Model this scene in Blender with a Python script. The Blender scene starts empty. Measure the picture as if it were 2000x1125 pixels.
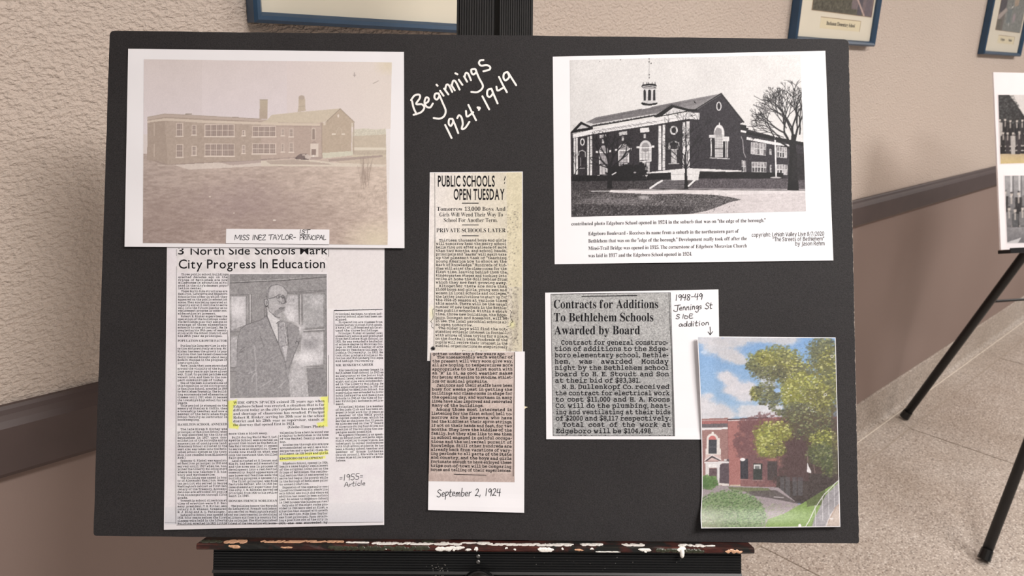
import bpy, math, random
import numpy as np

# ------------------------------------------------------------------ camera, world, lights, exposure
scene = bpy.context.scene
FPX, CX, CY = 1500.0, 1000.0, 562.5
EYE = np.array([0.0, 0.0, 1.45])
_dn = np.array([(860 - CX) / FPX, -(5500 - CY) / FPX, -1.0])
_up = -_dn / np.linalg.norm(_dn)
_fw = np.array([0, 0, -1.0]) - _up * (-_up[2])
_fw /= np.linalg.norm(_fw)
RW = np.array([np.cross(_fw, _up), _fw, _up])          # world = RW @ camera
cam_data = bpy.data.cameras.new('camera')
cam = bpy.data.objects.new('camera', cam_data)
scene.collection.objects.link(cam)
cam_data.sensor_width = 36.0
cam_data.lens = FPX * 36.0 / 2000.0
cam_data.clip_start = 0.02
from mathutils import Matrix, Vector
_m = Matrix([list(RW[i]) + [EYE[i]] for i in range(3)] + [[0, 0, 0, 1]])
cam.matrix_world = _m
cam_data.dof.use_dof = True
cam_data.dof.focus_distance = 0.79
cam_data.dof.aperture_fstop = 15.0
scene.camera = cam

world = bpy.data.worlds.new('room_light')
scene.world = world
world.use_nodes = True
world.node_tree.nodes['Background'].inputs[0].default_value = (1.0, 0.975, 0.965, 1)
world.node_tree.nodes['Background'].inputs[1].default_value = 0.27

def area(name, loc, aim, sx, sy, power, col=(1.0, 0.965, 0.94)):
    d = bpy.data.lights.new(name, 'AREA'); d.shape = 'RECTANGLE'; d.size = sx; d.size_y = sy
    d.energy = power; d.color = col
    o = bpy.data.objects.new(name, d); scene.collection.objects.link(o)
    o.location = loc
    o.rotation_euler = (Vector(aim) - Vector(loc)).to_track_quat('-Z', 'Y').to_euler()
    return o
CEIL = 2.75
LIGHTS = [((1.15, -0.30, CEIL - 0.075), 69.0), ((3.05, 1.5, CEIL - 0.075), 53.0), ((4.95, 3.35, CEIL - 0.075), 58.0), ((-1.0, -2.2, CEIL - 0.075), 12.0)]
for _i, (_l, _p) in enumerate(LIGHTS):
    _o = area('ceiling_lamp', _l, (_l[0], _l[1], 0), 0.56, 1.16, _p)
    _o.rotation_euler = (0, 0, math.radians(43.7 - 90))
scene.view_settings.view_transform = 'Standard'
scene.view_settings.look = 'None'
scene.view_settings.gamma = 1.0
scene.view_settings.use_curve_mapping = False
scene.view_settings.exposure = 0.0

rng = np.random.default_rng(7)
random.seed(7)

# ------------------------------------------------------------------ geometry of the place
def rays(xy):
    xy = np.asarray(xy, float).reshape(-1, 2)
    d = np.stack([(xy[:, 0] - CX) / FPX, -(xy[:, 1] - CY) / FPX, -np.ones(len(xy))], 1)
    return d @ RW.T
def hit_plane(xy, n, c):
    d = rays(xy); t = (c - n @ EYE) / (d @ n)
    return EYE + d * t[:, None]
# board frame: centre O, EX to the right, EV up within the board, EN out of its front
def _rot(v):
    th = np.linalg.norm(v); k = v / th
    K = np.array([[0, -k[2], k[1]], [k[2], 0, -k[0]], [-k[1], k[0], 0]])
    return np.eye(3) + np.sin(th) * K + (1 - np.cos(th)) * K @ K
_Rb = _rot(np.array([-0.34784124, -0.01917995, 0.00563596]))
O = np.array([-0.03396402, 0.74038091, 1.2295798])
EX, EV, EN = _Rb[:, 0], _Rb[:, 2], -_Rb[:, 1]
def B(u, v, w):
    return O + np.outer(np.atleast_1d(u), EX) + np.outer(np.atleast_1d(v), EV) + np.outer(np.atleast_1d(w), EN)
def HB(xy, w=0.0):                                   # point on the board's front, w in front of it
    xy = np.asarray(xy, float).reshape(-1, 2)
    d = rays(xy); c = EN @ O + np.asarray(w); t = (c - EN @ EYE) / (d @ EN)
    return EYE + d * t[:, None]
def buv(xy, w=0.0):
    p = HB(xy, w) - O
    return np.stack([p @ EX, p @ EV], 1)
# wall frame: s along the wall, d out into the corridor
WA = math.radians(43.7)
WU = np.array([math.cos(WA), math.sin(WA), 0]); WN = np.array([math.sin(WA), -math.cos(WA), 0])
W0 = np.array([1.4316, 2.8071, 0.0]) - WN * 0.03
ZZ = np.array([0, 0, 1.0])
def WL(s, z, d):
    s, z, d = np.broadcast_arrays(np.atleast_1d(s).astype(float), z, d)
    return W0 + s[:, None] * WU + d[:, None] * WN + z[:, None] * ZZ
def HW(xy, d=0.0):
    return hit_plane(xy, WN, WN @ W0 + d)
def wsz(xy, d=0.0):
    p = HW(xy, d) - W0
    return np.stack([p @ WU, p[:, 2]], 1)
def HF(xy, z=0.0):
    return hit_plane(xy, ZZ, z)

# ------------------------------------------------------------------ scene graph helpers
def link(o): scene.collection.objects.link(o)
def mesh(name, v, f, mat=None, parent=None, smooth=False, loc=None):
    v = np.asarray(v, float).reshape(-1, 3)
    if parent is not None: org = np.array(parent['_org'])
    elif loc is not None: org = np.asarray(loc, float)
    else: org = np.array([v[:, 0].mean(), v[:, 1].mean(), v[:, 2].min()])
    me = bpy.data.meshes.new(name)
    vv = (v - org)
    if isinstance(f, np.ndarray):
        n, k = f.shape
        me.vertices.add(len(vv)); me.vertices.foreach_set('co', vv.astype(np.float32).ravel())
        me.loops.add(n * k); me.loops.foreach_set('vertex_index', f.astype(np.int32).ravel())
        me.polygons.add(n); me.polygons.foreach_set('loop_start', np.arange(0, n * k, k, dtype=np.int32))
        me.update(calc_edges=True)
    else:
        me.from_pydata([tuple(p) for p in vv], [], f)
    if smooth: me.polygons.foreach_set('use_smooth', [True] * len(me.polygons))
    me.update()
    o = bpy.data.objects.new(name, me); link(o)
    if mat is not None: me.materials.append(mat)
    if parent is not None: o.parent = parent
    else: o.location = org
    o['_org'] = [float(a) for a in org]
    return o
def thing(name, loc, label=None, cat=None, group=None):
    o = bpy.data.objects.new(name, None); link(o); o.location = loc; o.empty_display_size = 0.05
    o['_org'] = [float(a) for a in loc]
    tag(o, label, cat, group); return o
def tag(o, label=None, cat=None, group=None, kind=None):
    if label: o['label'] = label
    if cat: o['category'] = cat
    if group: o['group'] = group
    if kind: o['kind'] = kind
    return o
def finish():
    for o in scene.objects:
        if '_org' in o: del o['_org']

class MB:
    """collects solids, builds ONE mesh"""
    def __init__(s): s.v = []; s.f = []; s.n = 0
    def add(s, v, f):
        v = np.asarray(v, float); s.v.append(v); s.f += [tuple(i + s.n for i in q) for q in f]; s.n += len(v); return s
    def box(s, fn, a, b, ch=0.0):
        """box between corners a and b in the frame fn, optionally chamfered along its first axis"""
        (x0, y0, z0), (x1, y1, z1) = a, b
        if ch <= 0:
            P = [(x, y, z) for x in (x0, x1) for y in (y0, y1) for z in (z0, z1)]
            F = [(0, 1, 3, 2), (4, 6, 7, 5), (0, 4, 5, 1), (2, 3, 7, 6), (0, 2, 6, 4), (1, 5, 7, 3)]
        else:
            pr = [(y0 + ch, z0), (y1 - ch, z0), (y1, z0 + ch), (y1, z1 - ch), (y1 - ch, z1), (y0 + ch, z1), (y0, z1 - ch), (y0, z0 + ch)]
            P = [(x, y, z) for x in (x0, x1) for y, z in pr]; m = 8
            F = [tuple(range(m))[::-1], tuple(range(m, 2 * m))] + [(i, (i + 1) % m, m + (i + 1) % m, m + i) for i in range(m)]
        P = np.array(P); return s.add(fn(P[:, 0], P[:, 1], P[:, 2]), F)
    def tube(s, p, q, r0, r1=None, n=16, cap=True):
        p = np.asarray(p, float); q = np.asarray(q, float); r1 = r0 if r1 is None else r1
        a = q - p; a /= np.linalg.norm(a)
        h = np.array([0, 0, 1.0]) if abs(a[2]) < .9 else np.array([1.0, 0, 0])
        e = np.cross(a, h); e /= np.linalg.norm(e); g = np.cross(a, e)
        t = np.arange(n) * 2 * math.pi / n
        ring = np.outer(np.cos(t), e) + np.outer(np.sin(t), g)
        V = np.vstack([p + ring * r0, q + ring * r1])
        F = [(i, (i + 1) % n, n + (i + 1) % n, n + i) for i in range(n)]
        if cap: F += [tuple(range(n))[::-1], tuple(range(n, 2 * n))]
        return s.add(V, F)
    def extrude(s, fn, prof, x0, x1):
        """profile (y,z) list swept from x0 to x1 in frame fn"""
        m = len(prof); P = np.array([(x, y, z) for x in (x0, x1) for y, z in prof])
        F = [tuple(range(m))[::-1], tuple(range(m, 2 * m))] + [(i, (i + 1) % m, m + (i + 1) % m, m + i) for i in range(m)]
        return s.add(fn(P[:, 0], P[:, 1], P[:, 2]), F)
    def lathe(s, c, axis, prof, n=32):
        c = np.asarray(c, float); a = np.asarray(axis, float); a /= np.linalg.norm(a)
        h = np.array([0, 0, 1.0]) if abs(a[2]) < .9 else np.array([1.0, 0, 0])
        e = np.cross(a, h); e /= np.linalg.norm(e); g = np.cross(a, e)
        t = np.arange(n) * 2 * math.pi / n; V = []; m = len(prof)
        for r, z in prof: V.append(c + a * z + (np.outer(np.cos(t), e) + np.outer(np.sin(t), g)) * r)
        F = [(k * n + i, k * n + (i + 1) % n, (k + 1) * n + (i + 1) % n, (k + 1) * n + i) for k in range(m - 1) for i in range(n)]
        F += [tuple(range(n))[::-1], tuple(range((m - 1) * n, m * n))]
        return s.add(np.vstack(V), F)
    def build(s, name, mat, parent=None, smooth=False, loc=None):
        return mesh(name, np.vstack(s.v), s.f, mat, parent, smooth, loc)
def fixn(o):
    import bmesh
    bm = bmesh.new(); bm.from_mesh(o.data); bmesh.ops.recalc_face_normals(bm, faces=bm.faces); bm.to_mesh(o.data); bm.free(); return o

# ------------------------------------------------------------------ materials
def lin(c):
    c = np.asarray(c, float) / 255.0
    return np.where(c <= 0.04045, c / 12.92, ((c + 0.055) / 1.055) ** 2.4)
def rgba(c): r = lin(c); return (float(r[0]), float(r[1]), float(r[2]), 1)
class NT:
    def __init__(s, name, rough=0.6, spec=0.3, metal=0.0):
        s.m = bpy.data.materials.new(name); s.m.use_nodes = True; s.t = s.m.node_tree; s.p = s.t.nodes['Principled BSDF']
        s.p.inputs['Roughness'].default_value = rough; s.p.inputs['Specular IOR Level'].default_value = spec; s.p.inputs['Metallic'].default_value = metal
        s.co = s.t.nodes.new('ShaderNodeTexCoord')
    def n(s, k, **kw):
        o = s.t.nodes.new('ShaderNode' + k)
        for a, b in kw.items():
            if a in o.inputs: o.inputs[a].default_value = b
            else: setattr(o, a, b)
        return o
    def l(s, a, b): s.t.links.new(a, b)
    def obj(s, scale=(1, 1, 1)):
        m = s.n('Mapping'); s.l(s.co.outputs['Object'], m.inputs[0]); m.inputs['Scale'].default_value = scale; return m.outputs[0]
    def noise(s, scale, detail=3, rough=.5, vec=None, dist=0.0):
        o = s.n('TexNoise'); o.inputs['Scale'].default_value = scale; o.inputs['Detail'].default_value = detail; o.inputs['Roughness'].default_value = rough
        o.inputs['Distortion'].default_value = dist
        s.l(vec if vec is not None else s.obj(), o.inputs['Vector']); return o.outputs['Fac']
    def ramp(s, fac, stops, interp='LINEAR'):
        r = s.n('ValToRGB'); r.color_ramp.interpolation = interp; e = r.color_ramp.elements
        while len(e) < len(stops): e.new(.5)
        for i, (p, c) in enumerate(stops): e[i].position = p; e[i].color = c
        s.l(fac, r.inputs[0]); return r.outputs[0]
    def mix(s, fac, a, b, mode='MIX'):
        m = s.n('Mix'); m.data_type = 'RGBA'; m.blend_type = mode
        for val, inp in ((fac, m.inputs[0]), (a, m.inputs[6]), (b, m.inputs[7])):
            if hasattr(val, 'links'): s.l(val, inp)
            else: inp.default_value = val
        return m.outputs[2]
    def bump(s, h, strength, dist=.001):
        b = s.n('Bump'); b.inputs['Strength'].default_value = strength; b.inputs['Distance'].default_value = dist
        s.l(h, b.inputs['Height'])
        prev = s.p.inputs['Normal'].links
        if prev: s.l(prev[0].from_socket, b.inputs['Normal'])
        s.l(b.outputs[0], s.p.inputs['Normal']); return b
    def col(s, c):
        if hasattr(c, 'links'): s.l(c, s.p.inputs['Base Color'])
        else: s.p.inputs['Base Color'].default_value = c
        return s
def flat(name, c, rough=.5, spec=.3, metal=0, var=.08, sc=60, bump=0):
    t = NT(name, rough, spec, metal); k = rgba(c)
    a = tuple(x * (1 - var) for x in k[:3]) + (1,); b = tuple(min(1, x * (1 + var)) for x in k[:3]) + (1,)
    f = t.noise(sc, 3)
    t.col(t.ramp(f, [(.3, a), (.7, b)]))
    if bump: t.bump(f, bump)
    return t.m

def mk_wall(name, c, fine, coarse, tint):
    t = NT(name, .62, .22)
    v = t.obj()
    big = t.noise(1.1, 2, .5, v)
    t.col(t.mix(t.ramp(big, [(.35, (0, 0, 0, 1)), (.7, (1, 1, 1, 1))]), rgba(c), rgba(tint)))
    if coarse:
        mp = t.n('Mapping'); mp.vector_type = 'TEXTURE'; t.l(t.co.outputs['Object'], mp.inputs[0]); mp.inputs['Rotation'].default_value = (0, math.radians(-9), WA); mp.inputs['Scale'].default_value = (1.3, 1, .85)
        m1 = t.noise(165, 3, .55, mp.outputs[0], .0); m2 = t.noise(62, 2, .5, mp.outputs[0], .0)
        t.bump(t.ramp(m1, [(.36, (0, 0, 0, 1)), (.64, (1, 1, 1, 1))]), coarse, .0042)
        t.bump(m2, coarse * .6, .005)
    t.bump(t.noise(330, 2, .5, v), fine, .0006)
    return t.m
M = {}
M['wall_up'] = mk_wall('textured_wall_paint', (212, 197, 185),   .3, .62, (205, 189, 177))
M['wall_low'] = mk_wall('smooth_wainscot_paint', (150, 131, 123), .12, 0, (143, 124, 116))
M['rail'] = flat('brown_rail_paint', (80, 67, 65), .45, .4, var=.07, sc=18, bump=.03)
def mk_terrazzo():
    t = NT('terrazzo', .38, .4); v = t.obj()
    vo = t.n('TexVoronoi'); vo.inputs['Scale'].default_value = 190; t.l(v, vo.inputs['Vector'])
    cell = t.n('SeparateColor'); t.l(vo.outputs['Color'], cell.inputs[0])
    chips = t.ramp(cell.outputs[0], [(0, rgba((104, 92, 86))), (.17, rgba((154, 142, 132))), (.38, rgba((200, 189, 178))), (.66, rgba((238, 230, 221))), (.93, rgba((136, 116, 102)))], 'CONSTANT')
    edge = t.ramp(vo.outputs['Distance'], [(.25, (0, 0, 0, 1)), (.62, (1, 1, 1, 1))])
    c = t.mix(edge, chips, rgba((190, 178, 168)))
    blot = t.ramp(t.noise(2.2, 4, .6, v), [(.3, (.80, .76, .72, 1)), (.65, (1, 1, 1, 1))])
    t.col(t.mix(1.0, c, blot, 'MULTIPLY'))
    return t.m
M['terrazzo'] = mk_terrazzo()
M['strip_light'] = flat('cream_divider_strip', (236, 226, 212), .35, .5)
M['strip_dark'] = flat('brass_divider_strip', (126, 112, 98), .4, .5)
M['strip_mid'] = flat('worn_divider_strip', (170, 156, 142), .4, .5)
M['ceiling'] = flat('ceiling_tile', (225, 220, 212), .9, .1, sc=90)
def mk_board():
    t = NT('black_board_paper', .66, .2); v = t.obj()
    f = t.noise(900, 3, .7, v); g = t.noise(9, 3, .55, v)
    a = t.ramp(f, [(.35, rgba((38, 36, 37))), (.72, rgba((57, 55, 56)))])
    b = t.ramp(g, [(.3, (.88, .87, .88, 1)), (.7, (1.08, 1.08, 1.08, 1))])
    t.col(t.mix(1.0, a, b, 'MULTIPLY')); t.bump(f, .25, .0004); return t.m
M['board'] = mk_board()
def mk_core():
    t = NT('grey_foam_core', .8, .1); f = t.noise(420, 2, .6)
    t.col(t.ramp(f, [(.5, rgba((44, 42, 42))), (.62, rgba((150, 138, 128)))])); return t.m
M['core'] = mk_core()
def mk_paper(name, c, c2):
    t = NT(name, .55, .25); v = t.obj()
    t.col(t.mix(t.noise(14, 3, .5, v), rgba(c), rgba(c2))); t.bump(t.noise(700, 2, .6, v), .05, .0002); t.bump(t.noise(16, 2, .5, v), .22, .0022); return t.m
M['paper'] = mk_paper('white_paper', (240, 238, 241), (233, 231, 235))
M['paper_grey'] = mk_paper('photocopy_paper', (233, 229, 232), (222, 218, 222))
M['foam_white'] = mk_paper('white_foam_board', (244, 238, 240), (238, 230, 232))
def mk_print(name, rough=.5, spec=.2):
    t = NT(name, rough, spec); a = t.n('Attribute'); a.attribute_name = 'ink'; t.l(a.outputs['Color'], t.p.inputs['Base Color'])
    t.bump(t.noise(16, 2, .5), .2, .0022); return t.m
M['print'] = mk_print('printed_ink')
M['gloss'] = mk_print('glossy_photo_ink', .4, .3)
M['ink'] = flat('black_printing_ink', (26, 24, 28), .6, .15, var=.25, sc=500)
M['ink_soft'] = flat('worn_printing_ink', (34, 32, 36), .6, .15, var=.3, sc=500)
M['pen'] = flat('black_pen_ink', (28, 27, 30), .4, .3, var=.1)
M['chalk'] = flat('white_paint_marker', (242, 239, 236), .45, .3, var=.03, sc=300)
M['alu'] = flat('black_aluminium', (13, 13, 14), .38, .5, var=.12, sc=40)
M['alu_ridge'] = flat('worn_black_aluminium', (30, 29, 30), .42, .5, var=.15, sc=40)
M['plastic'] = flat('black_plastic', (12, 12, 13), .22, .5, var=.1)
M['blackpaint'] = flat('black_painted_steel', (24, 23, 24), .35, .45, var=.1)
M['steel'] = flat('steel_screw', (120, 118, 116), .3, .5, metal=.8)
def mk_wood():
    t = NT('paint_stained_wood', .3, .5); v = t.obj((6, 60, 60)); f = t.noise(9, 5, .65, v, .5); g = t.noise(38, 3, .6, t.obj())
    a = t.ramp(f, [(.3, rgba((30, 16, 14))), (.55, rgba((72, 34, 28))), (.75, rgba((104, 54, 44)))])
    b = t.ramp(g, [(.42, (0, 0, 0, 1)), (.56, (1, 1, 1, 1))])
    t.col(t.mix(b, rgba((26, 26, 24)), a)); t.bump(g, .6, .0015); return t.m
M['wood'] = mk_wood()
M['paintw'] = flat('dried_white_paint', (240, 236, 230), .3, .45, var=.04, sc=400, bump=.5)
M['paintt'] = flat('dried_tan_paint', (205, 160, 128), .3, .45, var=.25, sc=300, bump=.6)
M['paintg'] = flat('dried_green_paint', (52, 54, 40), .3, .45, var=.2, sc=300, bump=.6)
M['frame'] = flat('slate_blue_frame_paint', (38, 66, 92), .3, .5, var=.08, sc=30)
M['frame_dark'] = flat('dark_slate_frame_paint', (46, 62, 76), .35, .45, var=.08, sc=30)
M['mat'] = mk_paper('ivory_mat_board', (232, 223, 203), (226, 218, 200))
M['mat_bevel'] = flat('mat_bevel_edge', (172, 148, 122), .7, .1)
M['label_card'] = mk_paper('cream_label_card', (231, 219, 186), (226, 213, 182))
def mk_glass():
    t = NT('picture_glass', .03, .5); t.p.inputs['Transmission Weight'].default_value = 0.0
    tr = t.n('BsdfTransparent'); gl = t.n('BsdfGlossy'); gl.inputs['Roughness'].default_value = .04
    fr = t.n('Fresnel'); fr.inputs['IOR'].default_value = 1.45; mx = t.n('MixShader')
    ge = t.n('NewGeometry'); sb = t.n('Math'); sb.operation = 'SUBTRACT'; sb.inputs[0].default_value = 1.0; t.l(ge.outputs['Backfacing'], sb.inputs[1]); mu = t.n('Math'); mu.operation = 'MULTIPLY'; t.l(fr.outputs[0], mu.inputs[0]); t.l(sb.outputs[0], mu.inputs[1]); t.l(mu.outputs[0], mx.inputs[0]); t.l(tr.outputs[0], mx.inputs[1]); t.l(gl.outputs[0], mx.inputs[2])
    t.l(mx.outputs[0], t.t.nodes['Material Output'].inputs[0]); return t.m
M['glass'] = mk_glass()
def mk_emit():
    t = NT('lit_diffuser', .5, .2); t.p.inputs['Emission Color'].default_value = (1, .95, .88, 1); t.p.inputs['Emission Strength'].default_value = 3.0
    t.col((.9, .9, .88, 1)); return t.m
M['emit'] = mk_emit()
M['fixture'] = flat('white_fixture_metal', (230, 228, 224), .4, .4)

# ------------------------------------------------------------------ painter for the flat prints (colours only; laid on real sheets)
def fbm(h, w, cell, octaves=3, g=None):
    g = g or rng; out = np.zeros((h, w)); amp = 1.0; tot = 0
    cell = cell if isinstance(cell, tuple) else (cell, cell)
    for _ in range(octaves):
        gh, gw = int(h / cell[0]) + 3, int(w / cell[1]) + 3
        a = g.random((gh, gw)); yy = np.arange(h) / cell[0]; xx = np.arange(w) / cell[1]
        iy = yy.astype(int); ix = xx.astype(int); fy = (yy - iy)[:, None]; fx = (xx - ix)[None]
        fy = fy * fy * (3 - 2 * fy); fx = fx * fx * (3 - 2 * fx)
        a00 = a[np.ix_(iy, ix)]; a01 = a[np.ix_(iy, ix + 1)]; a10 = a[np.ix_(iy + 1, ix)]; a11 = a[np.ix_(iy + 1, ix + 1)]
        out += amp * ((a00 * (1 - fx) + a01 * fx) * (1 - fy) + (a10 * (1 - fx) + a11 * fx) * fy); tot += amp
        amp *= .55; cell = (max(1.0, cell[0] / 2), max(1.0, cell[1] / 2))
    return np.clip((out / tot - .5) * 1.35 + .5, 0, 1)
class Canvas:
    def __init__(s, x0, y0, x1, y1, col, S=2):
        s.x0, s.y0, s.S = x0, y0, S; s.h = int((y1 - y0) * S); s.w = int((x1 - x0) * S)
        s.a = np.ones((s.h, s.w, 3)) * np.array(col, float)
        s.X = x0 + (np.arange(s.w)[None] + .5) / S; s.Y = y0 + (np.arange(s.h)[:, None] + .5) / S
    def win(s, xa, ya, xb, yb):
        i0 = max(0, int((ya - s.y0) * s.S)); i1 = min(s.h, int((yb - s.y0) * s.S) + 2); j0 = max(0, int((xa - s.x0) * s.S)); j1 = min(s.w, int((xb - s.x0) * s.S) + 2)
        return (slice(i0, max(i0, i1)), slice(j0, max(j0, j1)))
    def put(s, W, m, col, a=1.0):
        m = (m * a)[..., None]; c = np.asarray(col, float)
        s.a[W] = s.a[W] * (1 - m) + c * m
    def mask(s, pts):
        p = np.asarray(pts, float); W = s.win(p[:, 0].min(), p[:, 1].min(), p[:, 0].max(), p[:, 1].max())
        X = s.X[:, W[1]]; Y = s.Y[W[0]]; ins = np.zeros((Y.shape[0], X.shape[1]), bool)
        for i in range(len(p)):
            xa, ya = p[i - 1]; xb, yb = p[i]
            if ya == yb: continue
            ins ^= ((ya > Y) != (yb > Y)) & (X < (xb - xa) * (Y - ya) / (yb - ya) + xa)
        return W, ins.astype(float)
    def poly(s, pts, col, a=1.0, tex=0.0, cell=3, oct=2):
        W, m = s.mask(pts)
        if m.size == 0: return
        c = np.ones(m.shape + (3,)) * np.array(col, float)
        if tex: c = c + (fbm(m.shape[0], m.shape[1], cell if isinstance(cell, tuple) else cell * s.S, oct)[..., None] - .5) * 2 * tex
        s.put(W, m, c, a)
    def rect(s, x0, y0, x1, y1, col, a=1.0, tex=0.0, sl=0.0):
        s.poly([(x0, y0), (x1, y0 + sl * (x1 - x0)), (x1, y1 + sl * (x1 - x0)), (x0, y1)], col, a, tex)
    def line(s, pts, w, col, a=1.0):
        for (xa, ya), (xb, yb) in zip(pts[:-1], pts[1:]):
            W = s.win(min(xa, xb) - w, min(ya, yb) - w, max(xa, xb) + w, max(ya, yb) + w)
            X = s.X[:, W[1]]; Y = s.Y[W[0]]; dx, dy = xb - xa, yb - ya; L = dx * dx + dy * dy + 1e-9
            t = np.clip(((X - xa) * dx + (Y - ya) * dy) / L, 0, 1); d = np.hypot(X - xa - t * dx, Y - ya - t * dy)
            s.put(W, np.clip((w / 2 - d) * s.S * .8 + .5, 0, 1) * min(1, w * 1.6), col, a)
    def ell(s, cx, cy, rx, ry, col, a=1.0, soft=0.0, tex=0.0, cell=3):
        W = s.win(cx - rx * (1 + soft), cy - ry * (1 + soft), cx + rx * (1 + soft), cy + ry * (1 + soft))
        X = s.X[:, W[1]]; Y = s.Y[W[0]]
        if X.size == 0 or Y.size == 0: return
        d = np.hypot((X - cx) / rx, (Y - cy) / ry); sf = max(soft, .6 / (s.S * min(rx, ry)))
        if tex: d = d + (fbm(d.shape[0], d.shape[1], cell * s.S, 3) - .5) * tex
        s.put(W, np.clip((1 - d) / sf * .5 + .5, 0, 1), col, a)
    def ring(s, cx, cy, rx, ry, w, col, a=1.0, t0=0, t1=360, n=20):
        t = np.radians(np.linspace(t0, t1, n)); s.line([(cx + rx * math.cos(q), cy - ry * math.sin(q)) for q in t], w, col, a)
    def grad(s, pts, c0, c1, axis=1, a=1.0, tex=0.0, cell=6):
        W, m = s.mask(pts); p = np.asarray(pts, float); lo, hi = p[:, axis].min(), p[:, axis].max()
        t = ((s.Y[W[0]] if axis else s.X[:, W[1]]) - lo) / (hi - lo); t = np.broadcast_to(np.clip(t, 0, 1), m.shape)[..., None]
        c = np.array(c0, float) * (1 - t) + np.array(c1, float) * t
        if tex: c = c + (fbm(m.shape[0], m.shape[1], cell * s.S, 3)[..., None] - .5) * 2 * tex
        s.put(W, m, c, a)
    def grain(s, amp, cell=1.0, W=None, oct=1, g=None):
        W = W or (slice(0, s.h), slice(0, s.w)); sh = s.a[W].shape
        s.a[W] += (fbm(sh[0], sh[1], max(1, cell * s.S) if not isinstance(cell, tuple) else (cell[0] * s.S, cell[1] * s.S), oct)[..., None] - .5) * 2 * amp
    def get(s, xy):
        u = np.clip((xy[:, 0] - s.x0) * s.S - .5, 0, s.w - 1.001); v = np.clip((xy[:, 1] - s.y0) * s.S - .5, 0, s.h - 1.001)
        i = v.astype(int); j = u.astype(int); fy = (v - i)[:, None]; fx = (u - j)[:, None]; A = s.a
        return A[i, j] * (1 - fx) * (1 - fy) + A[i, j + 1] * fx * (1 - fy) + A[i + 1, j] * (1 - fx) * fy + A[i + 1, j + 1] * fx * fy
def lerp_quad(q, S, T):
    q = np.asarray(q, float)
    return (q[0] * ((1 - S) * (1 - T))[:, None] + q[1] * (S * (1 - T))[:, None] + q[2] * (S * T)[:, None] + q[3] * ((1 - S) * T)[:, None])
def raster(name, parent, cv, quad, pos, step=1.0, mat=None, sample=None, gain=1.0):
    """a printed picture: fine colour grid lying on its sheet. quad TL,TR,BR,BL; pos(xy)->world"""
    q = np.asarray(quad, float); W = np.linalg.norm(q[1] - q[0]); H = np.linalg.norm(q[3] - q[0])
    nx, ny = int(W / step) + 1, int(H / step) + 1
    S, T = np.meshgrid(np.linspace(0, 1, nx), np.linspace(0, 1, ny)); S = S.ravel(); T = T.ravel()
    xy = lerp_quad(q, S, T); P = pos(xy)
    idx = np.arange(nx * ny).reshape(ny, nx)
    F = np.stack([idx[1:, :-1].ravel(), idx[1:, 1:].ravel(), idx[:-1, 1:].ravel(), idx[:-1, :-1].ravel()], 1)
    o = mesh(name, P, F, mat or M['print'], parent)
    c = cv.get(xy if sample is None else sample(S, T))
    c = np.clip(c, 0, 255); c = lin(c) * gain
    col = np.ones((len(c), 4), np.float32); col[:, :3] = c
    at = o.data.attributes.new('ink', 'FLOAT_COLOR', 'POINT'); at.data.foreach_set('color', col.ravel())
    o.data.polygons.foreach_set('use_smooth', [True] * len(o.data.polygons))
    return o
def sheet(name, quad, wf, mat, parent=None, thick=.00025, n=18, posf=None, loc=None, edge=None):
    """thin closed sheet of paper through quad, surface height wf(xy)"""
    posf = posf or (lambda xy, w: HB(xy, w))
    t = np.linspace(0, 1, n); S, T = np.meshgrid(t, t); xy = lerp_quad(quad, S.ravel(), T.ravel())
    if edge is not None: xy = edge(xy, S.ravel(), T.ravel())
    w = wf(xy); top = posf(xy, w); bot = posf(xy, w - thick); N = n * n
    idx = np.arange(N).reshape(n, n)
    F = [(idx[i + 1, j], idx[i + 1, j + 1], idx[i, j + 1], idx[i, j]) for i in range(n - 1) for j in range(n - 1)]
    F += [(N + idx[i, j], N + idx[i, j + 1], N + idx[i + 1, j + 1], N + idx[i + 1, j]) for i in range(n - 1) for j in range(n - 1)]
    ring = list(idx[0, :]) + list(idx[1:, -1]) + list(idx[-1, -2::-1]) + list(idx[-2:0:-1, 0])
    F += [(ring[k], ring[(k + 1) % len(ring)], N + ring[(k + 1) % len(ring)], N + ring[k]) for k in range(len(ring))]
    o = mesh(name, np.vstack([top, bot]), [tuple(int(a) for a in f) for f in F], mat, parent, loc=loc)
    return o

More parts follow.
